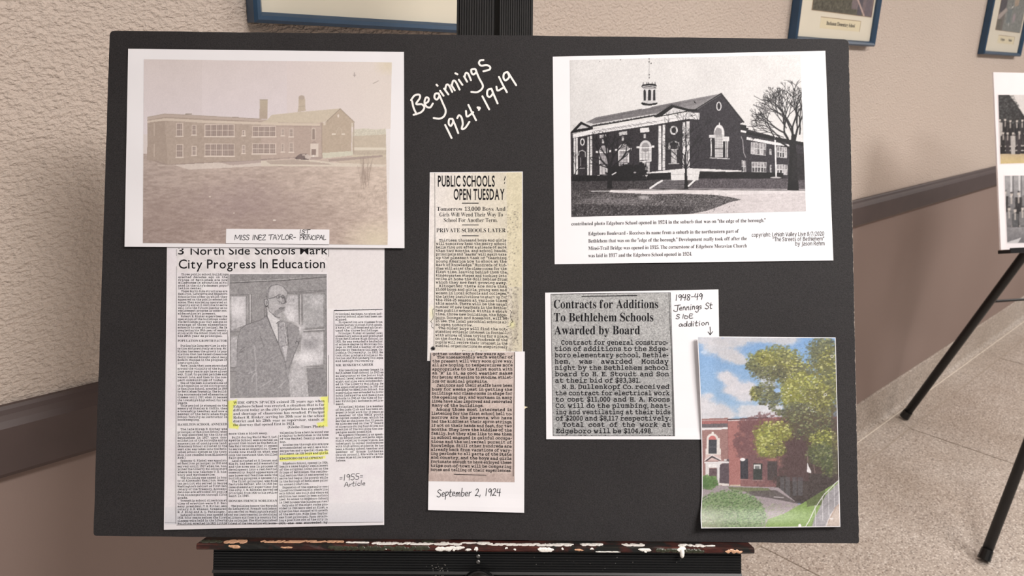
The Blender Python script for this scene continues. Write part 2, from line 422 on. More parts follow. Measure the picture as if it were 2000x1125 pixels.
# ------------------------------------------------------------------ lettering (outlines of the built-in face, laid glyph by glyph)
STY = {'helv': ((0x1D5A0, 0x1D5BA, 0x1D7E2), 0.004, 2, .1), 'cond': ((0, 0, 0), .022, 3, .1), 'serifl': ((0x1D400, 0x1D41A, 0x1D7CE), -.0075, 2, .055), 'serif': ((0x1D400, 0x1D41A, 0x1D7CE), -.0045, 2, .05), 'serifb': ((0x1D400, 0x1D41A, 0x1D7CE), .003, 3, .05),
       'slab': ((0x1D670, 0x1D68A, 0x1D7F6), .021, 1, .06), 'slabb': ((0x1D670, 0x1D68A, 0x1D7F6), .0215, 2, .06),
       'sans': ((0, 0, 0), .008, 3, .09), 'sansb': ((0x1D5D4, 0x1D5EE, 0x1D7EC), 0, 2, .08), 'sanst': ((0, 0, 0), 0.0, 2, .09)}
_G = {}
def glyph(sty, ch):
    k = (sty, ch)
    if k in _G: return _G[k]
    (U, L, D), off, res, sb = STY[sty]; c = ch
    if 'A' <= ch <= 'Z' and U: c = chr(U + ord(ch) - 65)
    elif 'a' <= ch <= 'z' and L: c = chr(L + ord(ch) - 97)
    elif '0' <= ch <= '9' and D: c = chr(D + ord(ch) - 48)
    cu = bpy.data.curves.new('t', 'FONT'); cu.body = c; cu.size = 1; cu.offset = off if c.isalnum() else max(off, .004); cu.resolution_u = res
    ob = bpy.data.objects.new('t', cu); link(ob); dg = bpy.context.evaluated_depsgraph_get()
    me = ob.evaluated_get(dg).to_mesh(); n = len(me.vertices)
    v = np.zeros(n * 3); me.vertices.foreach_get('co', v); v = v.reshape(-1, 3)[:, :2].copy()
    me.calc_loop_triangles(); t = np.zeros(len(me.loop_triangles) * 3, np.int32); me.loop_triangles.foreach_get('vertices', t); t = t.reshape(-1, 3)
    ob.to_mesh_clear(); bpy.data.objects.remove(ob); bpy.data.curves.remove(cu)
    x0, x1 = (v[:, 0].min(), v[:, 0].max()) if n else (0, .2)
    v[:, 0] -= x0 - sb / 2
    _G[k] = (v, t, x1 - x0 + sb); return _G[k]
class Ink:
    def __init__(s): s.v = []; s.t = []; s.n = 0; s.l = []; s.k = 0
    def _add(s, v, t, lay=0.0): lay = np.broadcast_to(lay, (len(v),)); s.v.append(v); s.t.append(t + s.n); s.n += len(v); s.l.append(np.array(lay, float))
    def text(s, txt, x0, x1, yb, size, sty='slab', slope=0.0, fit=True, xs=1.0, jit=0.0, just=True, clip=None, maxstretch=3.2):
        """one line from x0; with x1 the word gaps (or the letters) are fitted to end there; y is the baseline in picture units"""
        words = txt.split(' '); W = [sum(glyph(sty, c)[2] for c in w) * size * xs for w in words]
        sp = .27 * size * xs; nat = sum(W) + sp * (len(words) - 1); f = 1.0
        if x1 is not None:
            avail = x1 - x0
            if nat > avail or len(words) == 1 or not just: f = avail / nat if just or nat > avail else 1.0
            if just and len(words) > 1 and nat <= avail:
                f = min(1.0 if sty[:4] == 'slab' else 1.12, (avail - sp * (len(words) - 1)) / sum(W)); sp = (avail - f * sum(W)) / (len(words) - 1)
            else: sp = sp * f
        x = x0
        for w in words:
            for c in w:
                v, t, a = glyph(sty, c)
                if len(t):
                    gx = x + v[:, 0] * size * xs * f; gy = yb - v[:, 1] * size + slope * (x - x0) + (random.uniform(-jit, jit) if jit else 0)
                    if slope: gy = gy + slope * (gx - x)
                    if clip is not None: gy = np.clip(gy, clip[0], clip[1])
                    s._add(np.stack([gx, gy], 1), t)
                x += a * size * xs * f
            x += sp
    def block(s, lines, x0, x1, y0, y1, size, sty='slab', slope=0.0, xb0=None, xb1=None, sb=None, indent=6, jit=0.12):
        """justified column; '_' starts an indented line, '|' ends a paragraph's last line; y0,y1 centres of first and last lines"""
        n = len(lines)
        for i, ln in enumerate(lines):
            t = i / max(1, n - 1); yc = y0 + (y1 - y0) * t; a = x0 + ((xb0 - x0) * t if xb0 is not None else 0); b = x1 + ((xb1 - x1) * t if xb1 is not None else 0)
            sl = slope + ((sb - slope) * t if sb is not None else 0)
            last = ln.endswith('|'); ln = ln.rstrip('|')
            if ln.startswith('_'): a += indent; ln = ln[1:]
            if not ln: continue
            if last: s.text(ln, a, b, yc + size * .24, size, sty, sl, just=False, jit=jit)
            else: s.text(ln, a, b, yc + size * .24, size, sty, sl, jit=jit)
    def stroke(s, pts, w, smooth=True, taper=0.0):
        p = np.asarray(pts, float)
        if smooth and len(p) > 2:
            q = np.vstack([2 * p[0] - p[1], p, 2 * p[-1] - p[-2]]); out = []
            for i in range(1, len(q) - 2):
                for t in np.linspace(0, 1, 6)[:-1]:
                    out.append(.5 * ((2 * q[i]) + (-q[i - 1] + q[i + 1]) * t + (2 * q[i - 1] - 5 * q[i] + 4 * q[i + 1] - q[i + 2]) * t * t + (-q[i - 1] + 3 * q[i] - 3 * q[i + 1] + q[i + 2]) * t ** 3))
            p = np.vstack(out + [p[-1]])
        keep = [0] + [i for i in range(1, len(p)) if np.hypot(*(p[i] - p[i - 1])) > 1e-4]; p = p[keep]; n = len(p)
        if n < 2: p = np.vstack([p, p[-1] + [.01, 0]]); n = 2
        d = np.diff(p, axis=0); d /= np.hypot(d[:, 0], d[:, 1])[:, None]
        tn = np.vstack([d[:1], d[:-1] + d[1:], d[-1:]]); L = np.hypot(tn[:, 0], tn[:, 1])[:, None]; tn = np.where(L > .2, tn / np.maximum(L, 1e-6), np.vstack([d, d[-1:]]))
        nn = np.stack([-tn[:, 1], tn[:, 0]], 1) * w / 2; V = list(p + nn) + list(p - nn); T = []
        for i in range(n - 1): T += [(i, n + i, n + i + 1), (i, n + i + 1, i + 1)]
        m = 6
        for (c, dr, nv) in ((p[0], -tn[0], nn[0]), (p[-1], tn[-1], nn[-1])):
            k = len(V); V.append(c)
            for j in range(m + 1):
                q = math.pi * j / m; V.append(c + nv * math.cos(q) + dr * (w / 2) * math.sin(q))
            T += [(k, k + 1 + j, k + 2 + j) for j in range(m)]
        s.k += 1
        g = np.arange(n) / n * 3.5e-5; g = np.concatenate([g, g, np.zeros(m + 2), np.full(m + 2, 3.5e-5)])
        s._add(np.array(V), np.array(T, int), s.k % 12 * 9e-6 + g)
    def rule(s, x0, y0, x1, y1, w): s.stroke([(x0, y0), (x1, y1)], w, False)
    def blob(s, pts): # filled convex-ish fan
        p = np.asarray(pts, float); V = np.vstack([p.mean(0), p]); n = len(p)
        s._add(V, np.array([(0, 1 + i, 1 + (i + 1) % n) for i in range(n)]))
    def build(s, name, parent, pos, mat):
        v = np.vstack(s.v); t = np.vstack(s.t)
        # keep every triangle facing the viewer
        a, b, c = v[t[:, 0]], v[t[:, 1]], v[t[:, 2]]
        cr = (b[:, 0] - a[:, 0]) * (c[:, 1] - a[:, 1]) - (b[:, 1] - a[:, 1]) * (c[:, 0] - a[:, 0])
        t[cr > 0] = t[cr > 0][:, ::-1]
        return mesh(name, pos(v) + np.outer(np.concatenate(s.l), EN), t.astype(np.int32), mat, parent)

# pen letters: strokes in a unit box (x right, y up, 1 = capital height)
PEN = {
 'M': (.95, [[(.05, 0), (.1, 1), (.45, .25), (.85, 1), (.9, 0)]]), 'i': (.3, [[(.12, .6), (.14, 0)], [(.13, .85), (.16, .9)]]), 'I': (.3, [[(.15, 1), (.12, 0)]]),
 'S': (.62, [[(.56, .88), (.3, 1.02), (.1, .82), (.2, .6), (.42, .45), (.52, .22), (.3, -.02), (.02, .12)]]), 'N': (.75, [[(.08, 0), (.1, 1), (.62, .05), (.66, 1)]]),
 'E': (.6, [[(.5, .95), (.1, 1), (.1, 0), (.55, .02)], [(.1, .52), (.45, .55)]]), 'Z': (.65, [[(.08, .95), (.55, .98), (.08, .03), (.6, .02)]]),
 'T': (.7, [[(-.05, .95), (.75, 1.05)], [(.35, 1), (.32, 0)]]), 'A': (.7, [[(.02, 0), (.32, 1), (.62, 0)], [(.12, .38), (.55, .4)]]),
 'Y': (.7, [[(.05, 1), (.32, .55)], [(.65, 1), (.2, -.05)]]), 'L': (.6, [[(.12, 1), (.1, .02), (.55, .04)]]), 'O': (.7, [[(.35, 1), (.08, .6), (.2, .05), (.5, .05), (.64, .55), (.35, 1)]]),
 'R': (.65, [[(.1, 0), (.1, 1), (.45, .95), (.5, .65), (.12, .5), (.58, 0)]]), 'P': (.62, [[(.1, -.05), (.1, 1), (.5, .92), (.48, .6), (.12, .48)]]), 'C': (.62, [[(.55, .85), (.3, 1), (.08, .55), (.25, .03), (.58, .12)]]),
 '-': (.5, [[(.08, .45), (.42, .47)]]), '=': (.5, [[(.08, .55), (.4, .6)], [(.08, .3), (.4, .35)]]), ',': (.3, [[(.16, .1), (.08, -.2)]]), '1': (.4, [[(.2, 1), (.18, 0)]]),
 '2': (.6, [[(.1, .8), (.3, 1), (.48, .75), (.3, .35), (.08, .02), (.3, .08), (.55, 0)]]), '4': (.6, [[(.15, 1), (.08, .45), (.55, .5)], [(.45, .98), (.42, -.05)]]), '5': (.6, [[(.52, 1), (.15, .98), (.12, .6), (.4, .55), (.5, .25), (.3, 0), (.05, .1)]]),
 '8': (.6, [[(.5, .85), (.25, 1), (.1, .78), (.45, .35), (.38, .02), (.12, .12), (.2, .45), (.5, .85)]]), '9': (.6, [[(.5, .8), (.28, 1), (.1, .72), (.3, .5), (.5, .8), (.45, 0)]]),
 'e': (.5, [[(.08, .3), (.4, .38), (.3, .6), (.1, .45), (.12, .1), (.42, .1)]]), 'p': (.5, [[(.1, .6), (.08, -.45)], [(.1, .5), (.35, .6), (.42, .25), (.1, .08)]]), 't': (.42, [[(.2, 1), (.16, .1), (.36, .05)], [(.0, .62), (.4, .66)]]),
 'm': (.75, [[(.08, 0), (.1, .6), (.12, .4), (.28, .6), (.34, .05), (.36, .4), (.54, .6), (.62, .02)]]), 'b': (.5, [[(.1, 1.1), (.08, .02), (.35, .02), (.42, .4), (.12, .48)]]), 'r': (.42, [[(.1, 0), (.1, .58), (.14, .4), (.38, .6)]]),
 'c': (.45, [[(.4, .5), (.2, .6), (.08, .3), (.2, .03), (.42, .1)]]), 'l': (.28, [[(.14, 1.1), (.12, .02)]]), 'k': (.5, [[(.1, 1.1), (.1, 0)], [(.42, .55), (.12, .28), (.45, 0)]]),
 'J': (.6, [[(-.1, .92), (.75, 1.02)], [(.4, 1), (.38, .1), (.2, -.1), (-.1, .0), (-.15, .15)]]), 'n': (.52, [[(.08, 0), (.1, .6), (.12, .4), (.3, .6), (.42, .02)]]), 'g': (.5, [[(.42, .5), (.2, .6), (.08, .3), (.25, .1), (.42, .5), (.42, -.35), (.2, -.5), (.02, -.3)]]),
 's': (.42, [[(.36, .5), (.15, .6), (.12, .38), (.36, .18), (.1, .0)]]), 'D': (.65, [[(.1, .7), (.1, 0), (.45, .08), (.5, .5), (.05, .72)]]), 'a': (.52, [[(.42, .5), (.2, .6), (.08, .25), (.25, .03), (.42, .5), (.46, .02)]]),
 'd': (.52, [[(.42, .45), (.2, .55), (.08, .2), (.28, .02), (.42, .4), (.44, 1.1), (.46, .0)]]), 'o': (.5, [[(.25, .6), (.06, .3), (.25, .0), (.44, .3), (.25, .6)]]), '.': (.25, [[(.1, .02), (.14, .05)]])}
def pen(ink, txt, x0, y0, x1, y1, h, w, small=None, shear=.08):
    tot = sum((PEN[c][0] if c != ' ' else .45) for c in txt); k = (x1 - x0) / tot; x = x0; sl = (y1 - y0) / (x1 - x0)
    for c in txt:
        if c == ' ': x += .45 * k; continue
        a, st = PEN[c]; hh = h; jy = random.uniform(-.05, .05) * h
        for q in st:
            ink.stroke([(x + (px_ * k) + py_ * hh * shear, y0 + sl * (x - x0) - py_ * hh + jy) for px_, py_ in q], w)
        x += a * k

# ================================================================== THE SETTING
S0, S1 = -5.2, 5.6
def structure(o, kind='structure'): o['kind'] = kind; return o
def AX(x, y, z): return np.stack([np.asarray(x, float), np.asarray(y, float), np.asarray(z, float)], 1)
# floor: slab on the corridor side that runs under the wall
fl = MB().box(WL, (S0, -.05, -.1), (S1, 0, 5.2)).build('floor', M['terrazzo'], loc=(0, 0, 0)); structure(fl)
def wallbox(s0, z0, d0, s1, z1, d1, ch=0): return MB().box(WL, (s0, z0, d0), (s1, z1, d1), ch)
strips = [('divider_strip', (S0, -.004, .121), (S1, .0012, .125), 'strip_mid')]
for k in range(-3, 4):
    strips.append(('divider_strip', (.255 + 1.22 * k - .0016, -.004, .125), (.255 + 1.22 * k + .0016, .001, 5.2), 'strip_dark'))
for k in range(1, 5): strips.append(('divider_strip', (S0, -.004, .125 + 1.22 * k), (S1, .001, .1285 + 1.22 * k), 'strip_dark'))
for nme, a, b, m in strips: MB().box(WL, a, b).build(nme, M[m], fl)
# wall: stuccoed paint over the rail, smooth darker paint under it
zr0, zr1 = .923, 1.013
wall = mesh('wall_back', WL([S0, S1, S1, S0, S0, S1, S0, S1, S0, S1, S0, S1], [0, 0, .97, .97, CEIL, CEIL, 0, 0, CEIL, CEIL, 0, 0], [0, 0, 0, 0, 0, 0, -.12, -.12, -.12, -.12, -.12, -.12])[:10],
            [(0, 1, 2, 3), (3, 2, 5, 4), (7, 6, 8, 9), (4, 5, 9, 8), (1, 0, 6, 7), (0, 3, 4, 8, 6), (2, 1, 7, 9, 5)], M['wall_low'], loc=W0)
wall.data.materials.append(M['wall_up']); wall.data.polygons[1].material_index = 1; structure(wall)
# chair rail with a bevelled top bead
rail = MB().extrude(WL, [(zr0, 0), (zr0, .017), (zr0 + .006, .021), (zr1 - .024, .021), (zr1 - .016, .017), (zr1 - .010, .012), (zr1 - .004, .010), (zr1, .007), (zr1, 0)], S0, S1).build('trim_1', M['rail'], loc=WL(0, zr0, 0)[0]); structure(rail)
# cove base, rounded into the floor
pr = [(.0, 0.0), (.155, 0.0), (.155, .0045), (.150, .0065)]
for q in range(0, 8): 
    a = math.radians(90 * q / 7); pr.append((.0008 + .0255 * (1 - math.sin(a)), .0065 + .0245 * (1 - math.cos(a))))
pr.append((0, .031))
cove = MB().extrude(WL, pr, S0, S1).build('baseboard_back', M['terrazzo'], loc=WL(0, 0, 0)[0]); structure(cove)
MB().box(WL, (S0, 0.0, .0305), (S1, .0022, .0335)).build('cove_strip', M['strip_light'], cove)
ceil = MB().box(WL, (S0, CEIL, -.12), (S1, CEIL + .08, 5.2)).build('ceiling', M['ceiling'], loc=(0, 0, CEIL)); structure(ceil)
for _i, (_l, _p) in enumerate(LIGHTS):
    t = thing('ceiling_light', (_l[0], _l[1], CEIL - .06), ['recessed ceiling light nearest above the black display board', 'recessed ceiling light above the second easel', 'recessed ceiling light farthest down the corridor', 'recessed ceiling light behind the viewer'][_i], 'light')
    p = np.array([_l[0], _l[1], 0])
    def CLf(x, y, z, p=p): return p + np.outer(x, WU) + np.outer(y, WN) + np.outer(z, ZZ)
    m = MB()
    for a, b in (((-.62, -.33), (.62, -.29)), ((-.62, .29), (.62, .33)), ((-.62, -.29), (-.58, .29)), ((.58, -.29), (.62, .29))):
        m.box(CLf, (a[0], a[1], CEIL - .06), (b[0], b[1], CEIL))
    m.build('frame', M['fixture'], t)
    MB().box(CLf, (-.58, -.29, CEIL - .05), (.58, .29, CEIL - .04)).build('diffuser', M['emit'], t)

# ================================================================== FRAMED PICTURES ON THE WALL
FW, FH, FD, RB = .505, .42, .027, .0145
def WP(d): return lambda xy: HW(xy, d)
def framed(s0, zb, label):
    t = thing('picture_frame', WL(s0 + FW / 2, zb, 0)[0], label, 'picture frame', 'blue framed school pictures on the wall')
    prof = [(0, .002), (0, FD - .004), (.004, FD), (RB - .005, FD - .002), (RB, FD - .009), (RB, .002)]
    def rail_(p0, p1, q0, q1, k):                 # mitred rail between outer corners p and inner corners q
        P = []
        for (o_, i_) in ((p0, q0), (p1, q1)):
            o_ = np.array(o_); i_ = np.array(i_)
            for r, d in prof:
                c = o_ + (i_ - o_) * (r / RB); P.append((c[0], c[1], d))
        P = np.array(P); m = len(prof)
        F = [tuple(range(m)), tuple(range(m, 2 * m))[::-1]] + [(i, m + i, m + (i + 1) % m, (i + 1) % m) for i in range(m)]
        o = MB().add(WL(P[:, 0], P[:, 1], P[:, 2]), F).build('frame_rail', M['frame'], t); fixn(o)
    o = [(s0, zb), (s0 + FW, zb), (s0 + FW, zb + FH), (s0, zb + FH)]; i = [(s0 + RB, zb + RB), (s0 + FW - RB, zb + RB), (s0 + FW - RB, zb + FH - RB), (s0 + RB, zb + FH - RB)]
    for k in range(4): rail_(o[k], o[(k + 1) % 4], i[k], i[(k + 1) % 4], k)
    MB().box(WL, (s0 + RB * .6, zb + RB * .6, .002), (s0 + FW - RB * .6, zb + FH - RB * .6, .012)).build('mat_board', M['mat'], t)
    MB().box(WL, (s0 + RB * .8, zb + RB * .8, .0165), (s0 + FW - RB * .8, zb + FH - RB * .8, .018)).build('glass', M['glass'], t)
    return t
def inset(t, s0, z0, s1, z1, cv, step, name, dz=.0123):
    """print seen through a window of the mat with a thin bevel round it"""
    pos = lambda q: WL(q[:, 0], q[:, 1], dz)
    o = raster(name, t, cv, [(s0, z1), (s1, z1), (s1, z0), (s0, z0)], pos, step, M['print'], sample=lambda S, T: np.stack([S * cv.w / cv.S, T * cv.h / cv.S], 1))
    m = MB(); e = .0011
    for a, b in (((s0 - e, z1), (s1 + e, z1 + e)), ((s0 - e, z0 - e), (s1 + e, z0)), ((s0 - e, z0), (s0, z1)), ((s1, z0), (s1 + e, z1))):
        m.box(WL, (a[0], a[1], .0118), (b[0], b[1], .0131))
    m.build('mat_bevel', M['mat_bevel'], t); return o
def caption(t, s0, z0, s1, z1, txt):
    MB().box(WL, (s0, z0, .0115), (s1, z1, .0123)).build('caption_card', M['label_card'], t)
    m = MB(); e = .0014
    m.box(WL, (s0 - e, z1, .0115), (s1 + e, z1 + e, .0128)); m.box(WL, (s1, z0, .0115), (s1 + e, z1, .0128)); m.build('mat_bevel', M['mat_bevel'], t)
    k = Ink(); h = z1 - z0; k.text(txt, s0 + (s1 - s0) * .14, s0 + (s1 - s0) * .86, -(z0 + h * .36), h * .5, 'serifb', fit=True)
    v = None
    o = k.build('caption_text', t, lambda q: WL(q[:, 0], -q[:, 1], .0126), M['ink']); o['kind'] = 'stuff'
f1 = framed(-2.473, 1.4825, 'blue framed ivory picture just left of the easel mast')
c1 = Canvas(0, 0, 180, 120, (196, 184, 160)); c1.rect(0, 70, 180, 120, (120, 116, 84), tex=20); c1.rect(20, 30, 150, 80, (150, 104, 92), tex=10); c1.grain(10)
inset(f1, -2.41, 1.585, -2.03, 1.84, c1, .006, 'school_picture')
caption(f1, -2.35, 1.535, -2.1, 1.568, 'Elementary School')
f2 = framed(-.960, 1.504, "blue framed school picture with lawn, behind the black board's top right corner")
c2 = Canvas(0, 0, 240, 150, (196, 200, 205)); g = np.random.default_rng(3)
c2.rect(0, 60, 240, 150, (92, 84, 68), tex=22); c2.poly([(0, 60), (0, 150), (205, 150), (70, 60)], (86, 80, 64), tex=26); c2.poly([(70, 60), (240, 20), (240, 150), (205, 150)], (110, 90, 96), tex=8)
c2.rect(150, 70, 240, 141, (122, 106, 108), tex=6); c2.poly([(100, 68), (150, 62), (168, 118)], (122, 92, 76), tex=14); c2.rect(176, 88, 196, 150, (84, 76, 84)); c2.rect(208, 88, 232, 150, (104, 92, 98)); c2.line([(85, 66), (208, 150)], 3.2, (214, 186, 174))
c2.grain(9, 1.2)
inset(f2, -.868, 1.589, -.483, 1.845, c2, .0035, 'school_picture')
caption(f2, -.808, 1.544, -.552, 1.573, 'Buchanan Elementary School')
f3 = framed(.592, 1.503, 'blue framed school picture at the right edge, above the white board')
c3 = Canvas(0, 0, 240, 150, (110, 100, 92)); c3.rect(0, 40, 75, 110, (66, 56, 60), tex=10); c3.rect(60, 50, 240, 150, (128, 128, 122), tex=24); c3.poly([(0, 118), (60, 98), (78, 104), (0, 132)], (172, 158, 150)); c3.rect(0, 125, 45, 150, (96, 88, 74), tex=18)
c3.line([(96, 40), (118, 100)], 4, (58, 54, 58)); c3.line([(112, 96), (124, 92)], 4, (214, 206, 198)); c3.poly([(120, 60), (170, 40), (170, 88), (134, 92)], (172, 150, 128), tex=12); c3.rect(82, 100, 122, 132, (112, 118, 116), tex=12); c3.ell(112, 134, 2, 5, (220, 216, 210)); c3.ell(152, 118, 14, 10, (188, 160, 168), .6, .4); c3.grain(9, 1.4)
inset(f3, .718, 1.601, 1.06, 1.858, c3, .004, 'school_picture')
caption(f3, .778, 1.551, 1.0, 1.5815, 'Calypso School')

# ================================================================== SECOND EASEL AND ITS WHITE BOARD
e1 = np.array([.9656, .26, 0.]); nb = np.array([-.26, .9656, 0.])
FB = HF([(1920, 1098)])[0]; FA = HF([(1765, 818)])[0]; FC = FB + e1 * .94
ln = math.radians(17); up2 = nb * math.sin(ln) + ZZ * math.cos(ln); n2 = np.cross(e1, up2)      # n2 points to the viewer
n2 = n2 if n2[1] < 0 else -n2
lineB = lambda y: (1920 + (1095 - y) / 2.62, y); lineA = lambda y: (1765 + (820 - y) / 1.36, y)
topB = hit_plane([lineB(150)], n2, n2 @ FB)[0]
dA = rays([lineA(150)])[0]; topA = EYE + dA * ((topB - EYE) @ dA) / (dA @ dA) + nb * .0
ez = thing('easel', (float(FB[0] + .45), float(FB[1] + .3), 0), 'black tubular tripod easel at the right edge, holding the white board', 'easel')
def leg(p, q, r, foot=True):
    a = (q - p) / np.linalg.norm(q - p)
    o = MB().tube(p + a * .02, q, r, r, 14).build('leg', M['blackpaint'], ez, True)
    m = MB().tube(p + ZZ * .001, p + a * .034, r * 1.22, r * 1.12, 14); f = m.build('rubber_foot', M['plastic'], o, False); return o
LR = .0168
FBz, FAz, FCz = FB + ZZ * .008, FA + ZZ * .008, FC + ZZ * .008
topC = topB + e1 * .02
leg(FBz, topB, LR * .92); leg(FAz, topA, LR); leg(FCz, topC + e1 * .03, LR * .92)
apex = (topA + topB + topC) / 3
MB().tube(topB - up2 * .03 - n2 * .004, topB + up2 * .07 - n2 * .004, .02, .018, 20).build('top_collar', M['plastic'], ez)
pA = hit_plane([(1925, 588)], e1, e1 @ (FA + (topA - FA) * .27))[0]
_t = np.linspace(0, 1, 200); _pp = FAz + np.outer(_t, topA - FAz); _c = (_pp - EYE) @ RW; _y = CY - FPX * _c[:, 1] / -_c[:, 2]
pA = _pp[np.argmin(abs(_y - 589))]
qA = FCz + (topC - FCz) * (pA[2] / topC[2])
MB().tube(pA, pA + e1 * .62, .0055, .0055, 10).build('cross_brace', M['blackpaint'], ez)
# white board
BH2, BW2 = .541, .70
sc = BH2 / .508
r1 = rays([(1955, 488)])[0]; BL2 = EYE + r1 * 2.19706 * sc
r2 = rays([(1939, 141)])[0]; TL2 = EYE + r2 * 2.19391 * sc
def B2(u, v, w): return BL2 + np.outer(np.atleast_1d(u), e1) + np.outer(np.atleast_1d(v), up2) + np.outer(np.atleast_1d(w), n2)
wb = thing('display_board', B2(BW2 / 2, 0, 0)[0], 'white foam display board on the tripod easel at the right edge', 'display board')
MB().box(B2, (0, 0, -.005), (BW2, BH2, 0)).build('foam_panel', M['foam_white'], wb)
MB().box(B2, (.02, -.012, -.03), (BW2 - .02, -.001, .012)).build('ledge', M['blackpaint'], ez)
MB().box(B2, (.02, -.012, .012), (BW2 - .02, .004, .015)).build('ledge_lip', M['blackpaint'], ez)
def HB2(xy, w=0.0):
    return hit_plane(xy, n2, n2 @ BL2 + np.asarray(w))
def uv2(xy): p = HB2(xy) - BL2; return np.stack([p @ e1, p @ up2], 1)
def people(cv, x0, x1, y, n, h, g, dark=(40, 36, 36), light=(208, 199, 192), rows=2, skirts=False):
    for r in range(rows):
        for i in range(n):
            x = x0 + (x1 - x0) * (i + .5 * (r % 2) + g.uniform(-.15, .15)) / n; yy = y + r * h * .42 + g.uniform(-.04, .04) * h
            body = [dark, (86, 80, 78), (60, 54, 56), (52, 48, 50), (34, 32, 34), (186, 180, 176)][g.integers(0, 6)] if not skirts else [(96, 96, 98), (128, 126, 128), (150, 148, 150), (60, 58, 60)][g.integers(0, 4)]
            w = h * .088
            cv.poly([(x - w, yy + h * .16), (x + w, yy + h * .16), (x + w * .9, yy + h * .55), (x - w * .9, yy + h * .55)], body, tex=10)
            cv.poly([(x - w * .8, yy + h * .5), (x + w * .8, yy + h * .5), (x + w * .75, yy + h * .95), (x - w * .75, yy + h * .95)], body if not skirts else tuple(int(c * .9) for c in body), tex=8)
            if skirts: cv.line([(x - w * .35, yy + h * .8), (x - w * .35, yy + h)], 1.1, (196, 192, 190)); cv.line([(x + w * .35, yy + h * .8), (x + w * .35, yy + h)], 1.1, (196, 192, 190))
            cv.line([(x, yy + h * .16), (x, yy + h * .3)], w * .5, light, .75); cv.line([(x - w, yy + h * .2), (x - w * 1.1, yy + h * .5)], 1.1, (120, 114, 112), .6); cv.ell(x - w * .9, yy + h * .53, 1.3, 1.3, light, .8); cv.ell(x + w * .9, yy + h * .53, 1.3, 1.3, light, .8)
            cv.ell(x, yy + h * .07, h * .036, h * .052, light); cv.ell(x, yy + h * .02, h * .036, h * .026, dark, .9)
def group_print(quad, label, first, g):
    q = np.array(quad); o = sheet('group_photograph', quad, lambda xy: np.full(len(xy), .0006), M['foam_white'], posf=lambda xy, w: HB2(xy, w), n=4)
    tag(o, label, 'photograph')
    W = q[1, 0] - q[0, 0]; H = q[3, 1] - q[0, 1]; x0, y0 = q[0]
    cv = Canvas(x0, y0 - 4, x0 + W + 6, y0 + H + 8, (226, 220, 216))
    if first:
        cv.rect(x0, y0, x0 + W, y0 + H, (232, 226, 222)); cv.poly([(x0 - 1, y0 - 2), (x0 + 22, y0), (x0 + 36, y0 + 18), (x0 + 52, y0 + 42), (x0 + 90, y0 + 50), (x0 + 90, y0 + 95), (x0 - 1, y0 + 95)], (46, 42, 42))
        for _ in range(500): cv.ell(x0 + g.uniform(0, 44), y0 + g.uniform(2, 62), g.uniform(.7, 2), g.uniform(.7, 1.7), (int(g.uniform(40, 120)),) * 3, .5)
        cv.poly([(x0 + 28, y0 - 4), (x0 + W + 4, y0 - 4), (x0 + W + 4, y0 + 50), (x0 + 56, y0 + 46), (x0 + 38, y0 + 16)], (228, 222, 220))
        cv.rect(x0, y0 + 62, x0 + W, y0 + 120, (44, 40, 40), tex=16)
        for k in range(3): cv.line([(x0 + 10, y0 + 92 + 9 * k), (x0 + W, y0 + 91 + 9 * k)], 1.6, (206, 200, 196))
        people(cv, x0 + 4, x0 + W, y0 + 48, 15, 56, g, rows=2); cv.grad([(x0, y0 + 117), (x0 + W + 5, y0 + 116), (x0 + W + 5, y0 + H + 8), (x0 - 2, y0 + H + 8)], (196, 176, 146), (226, 204, 140), tex=8)
    else:
        cv.grad([(x0 - 2, y0 - 4), (x0 + W + 6, y0 - 4), (x0 + W + 6, y0 + 60), (x0 - 2, y0 + 60)], (176, 174, 176), (140, 138, 140), tex=12)
        for k in range(12): cv.line([(x0 + 14 + 16 * k, y0), (x0 + 14 + 16 * k, y0 + 48)], 3, (222, 220, 222)); cv.line([(x0 + 18 + 16 * k, y0), (x0 + 18 + 16 * k, y0 + 48)], 1.4, (84, 82, 84))
        cv.rect(x0, y0 + 44, x0 + W, y0 + 108, (112, 110, 112), tex=22); people(cv, x0 + 2, x0 + W, y0 + 30, 13, 74, g, rows=2, skirts=True, dark=(70, 68, 70))
        cv.grad([(x0 - 2, y0 + 102), (x0 + W + 6, y0 + 100), (x0 + W + 6, y0 + H + 8), (x0 - 2, y0 + H + 8)], (150, 148, 150), (112, 110, 114), tex=14); cv.poly([(x0 + 4, y0 + 132), (x0 + 34, y0 + 122), (x0 + 26, y0 + 134), (x0 + 14, y0 + 138)], (206, 204, 206))
    cv.grain(7, 1.0); b = 1.2
    raster('printed_photo', o, cv, [(q[0][0] + b, q[0][1] + b), (q[1][0] - b, q[1][1] + b), (q[2][0] - b, q[2][1] - b), (q[3][0] + b, q[3][1] - b)], lambda xy: HB2(xy, .00075), 1.3, M['print'], gain=.84)
    return o
group_print([(1948.5, 184), (2120, 184), (2124, 317), (1953, 321)], 'upper group photograph on the white board, with a yellowed lower edge', True, np.random.default_rng(5))
lower = group_print([(1961, 342), (2133, 340), (2137, 474), (1966, 476)], 'lower grey group photograph on the white board, children before a building', False, np.random.default_rng(6))

#print('EZ', (FB-BL2)@n2, topA, topB, np.linalg.norm(topA-topB), [((q-BL2)@n2).round(3) for q in (topA,FA,pA)])

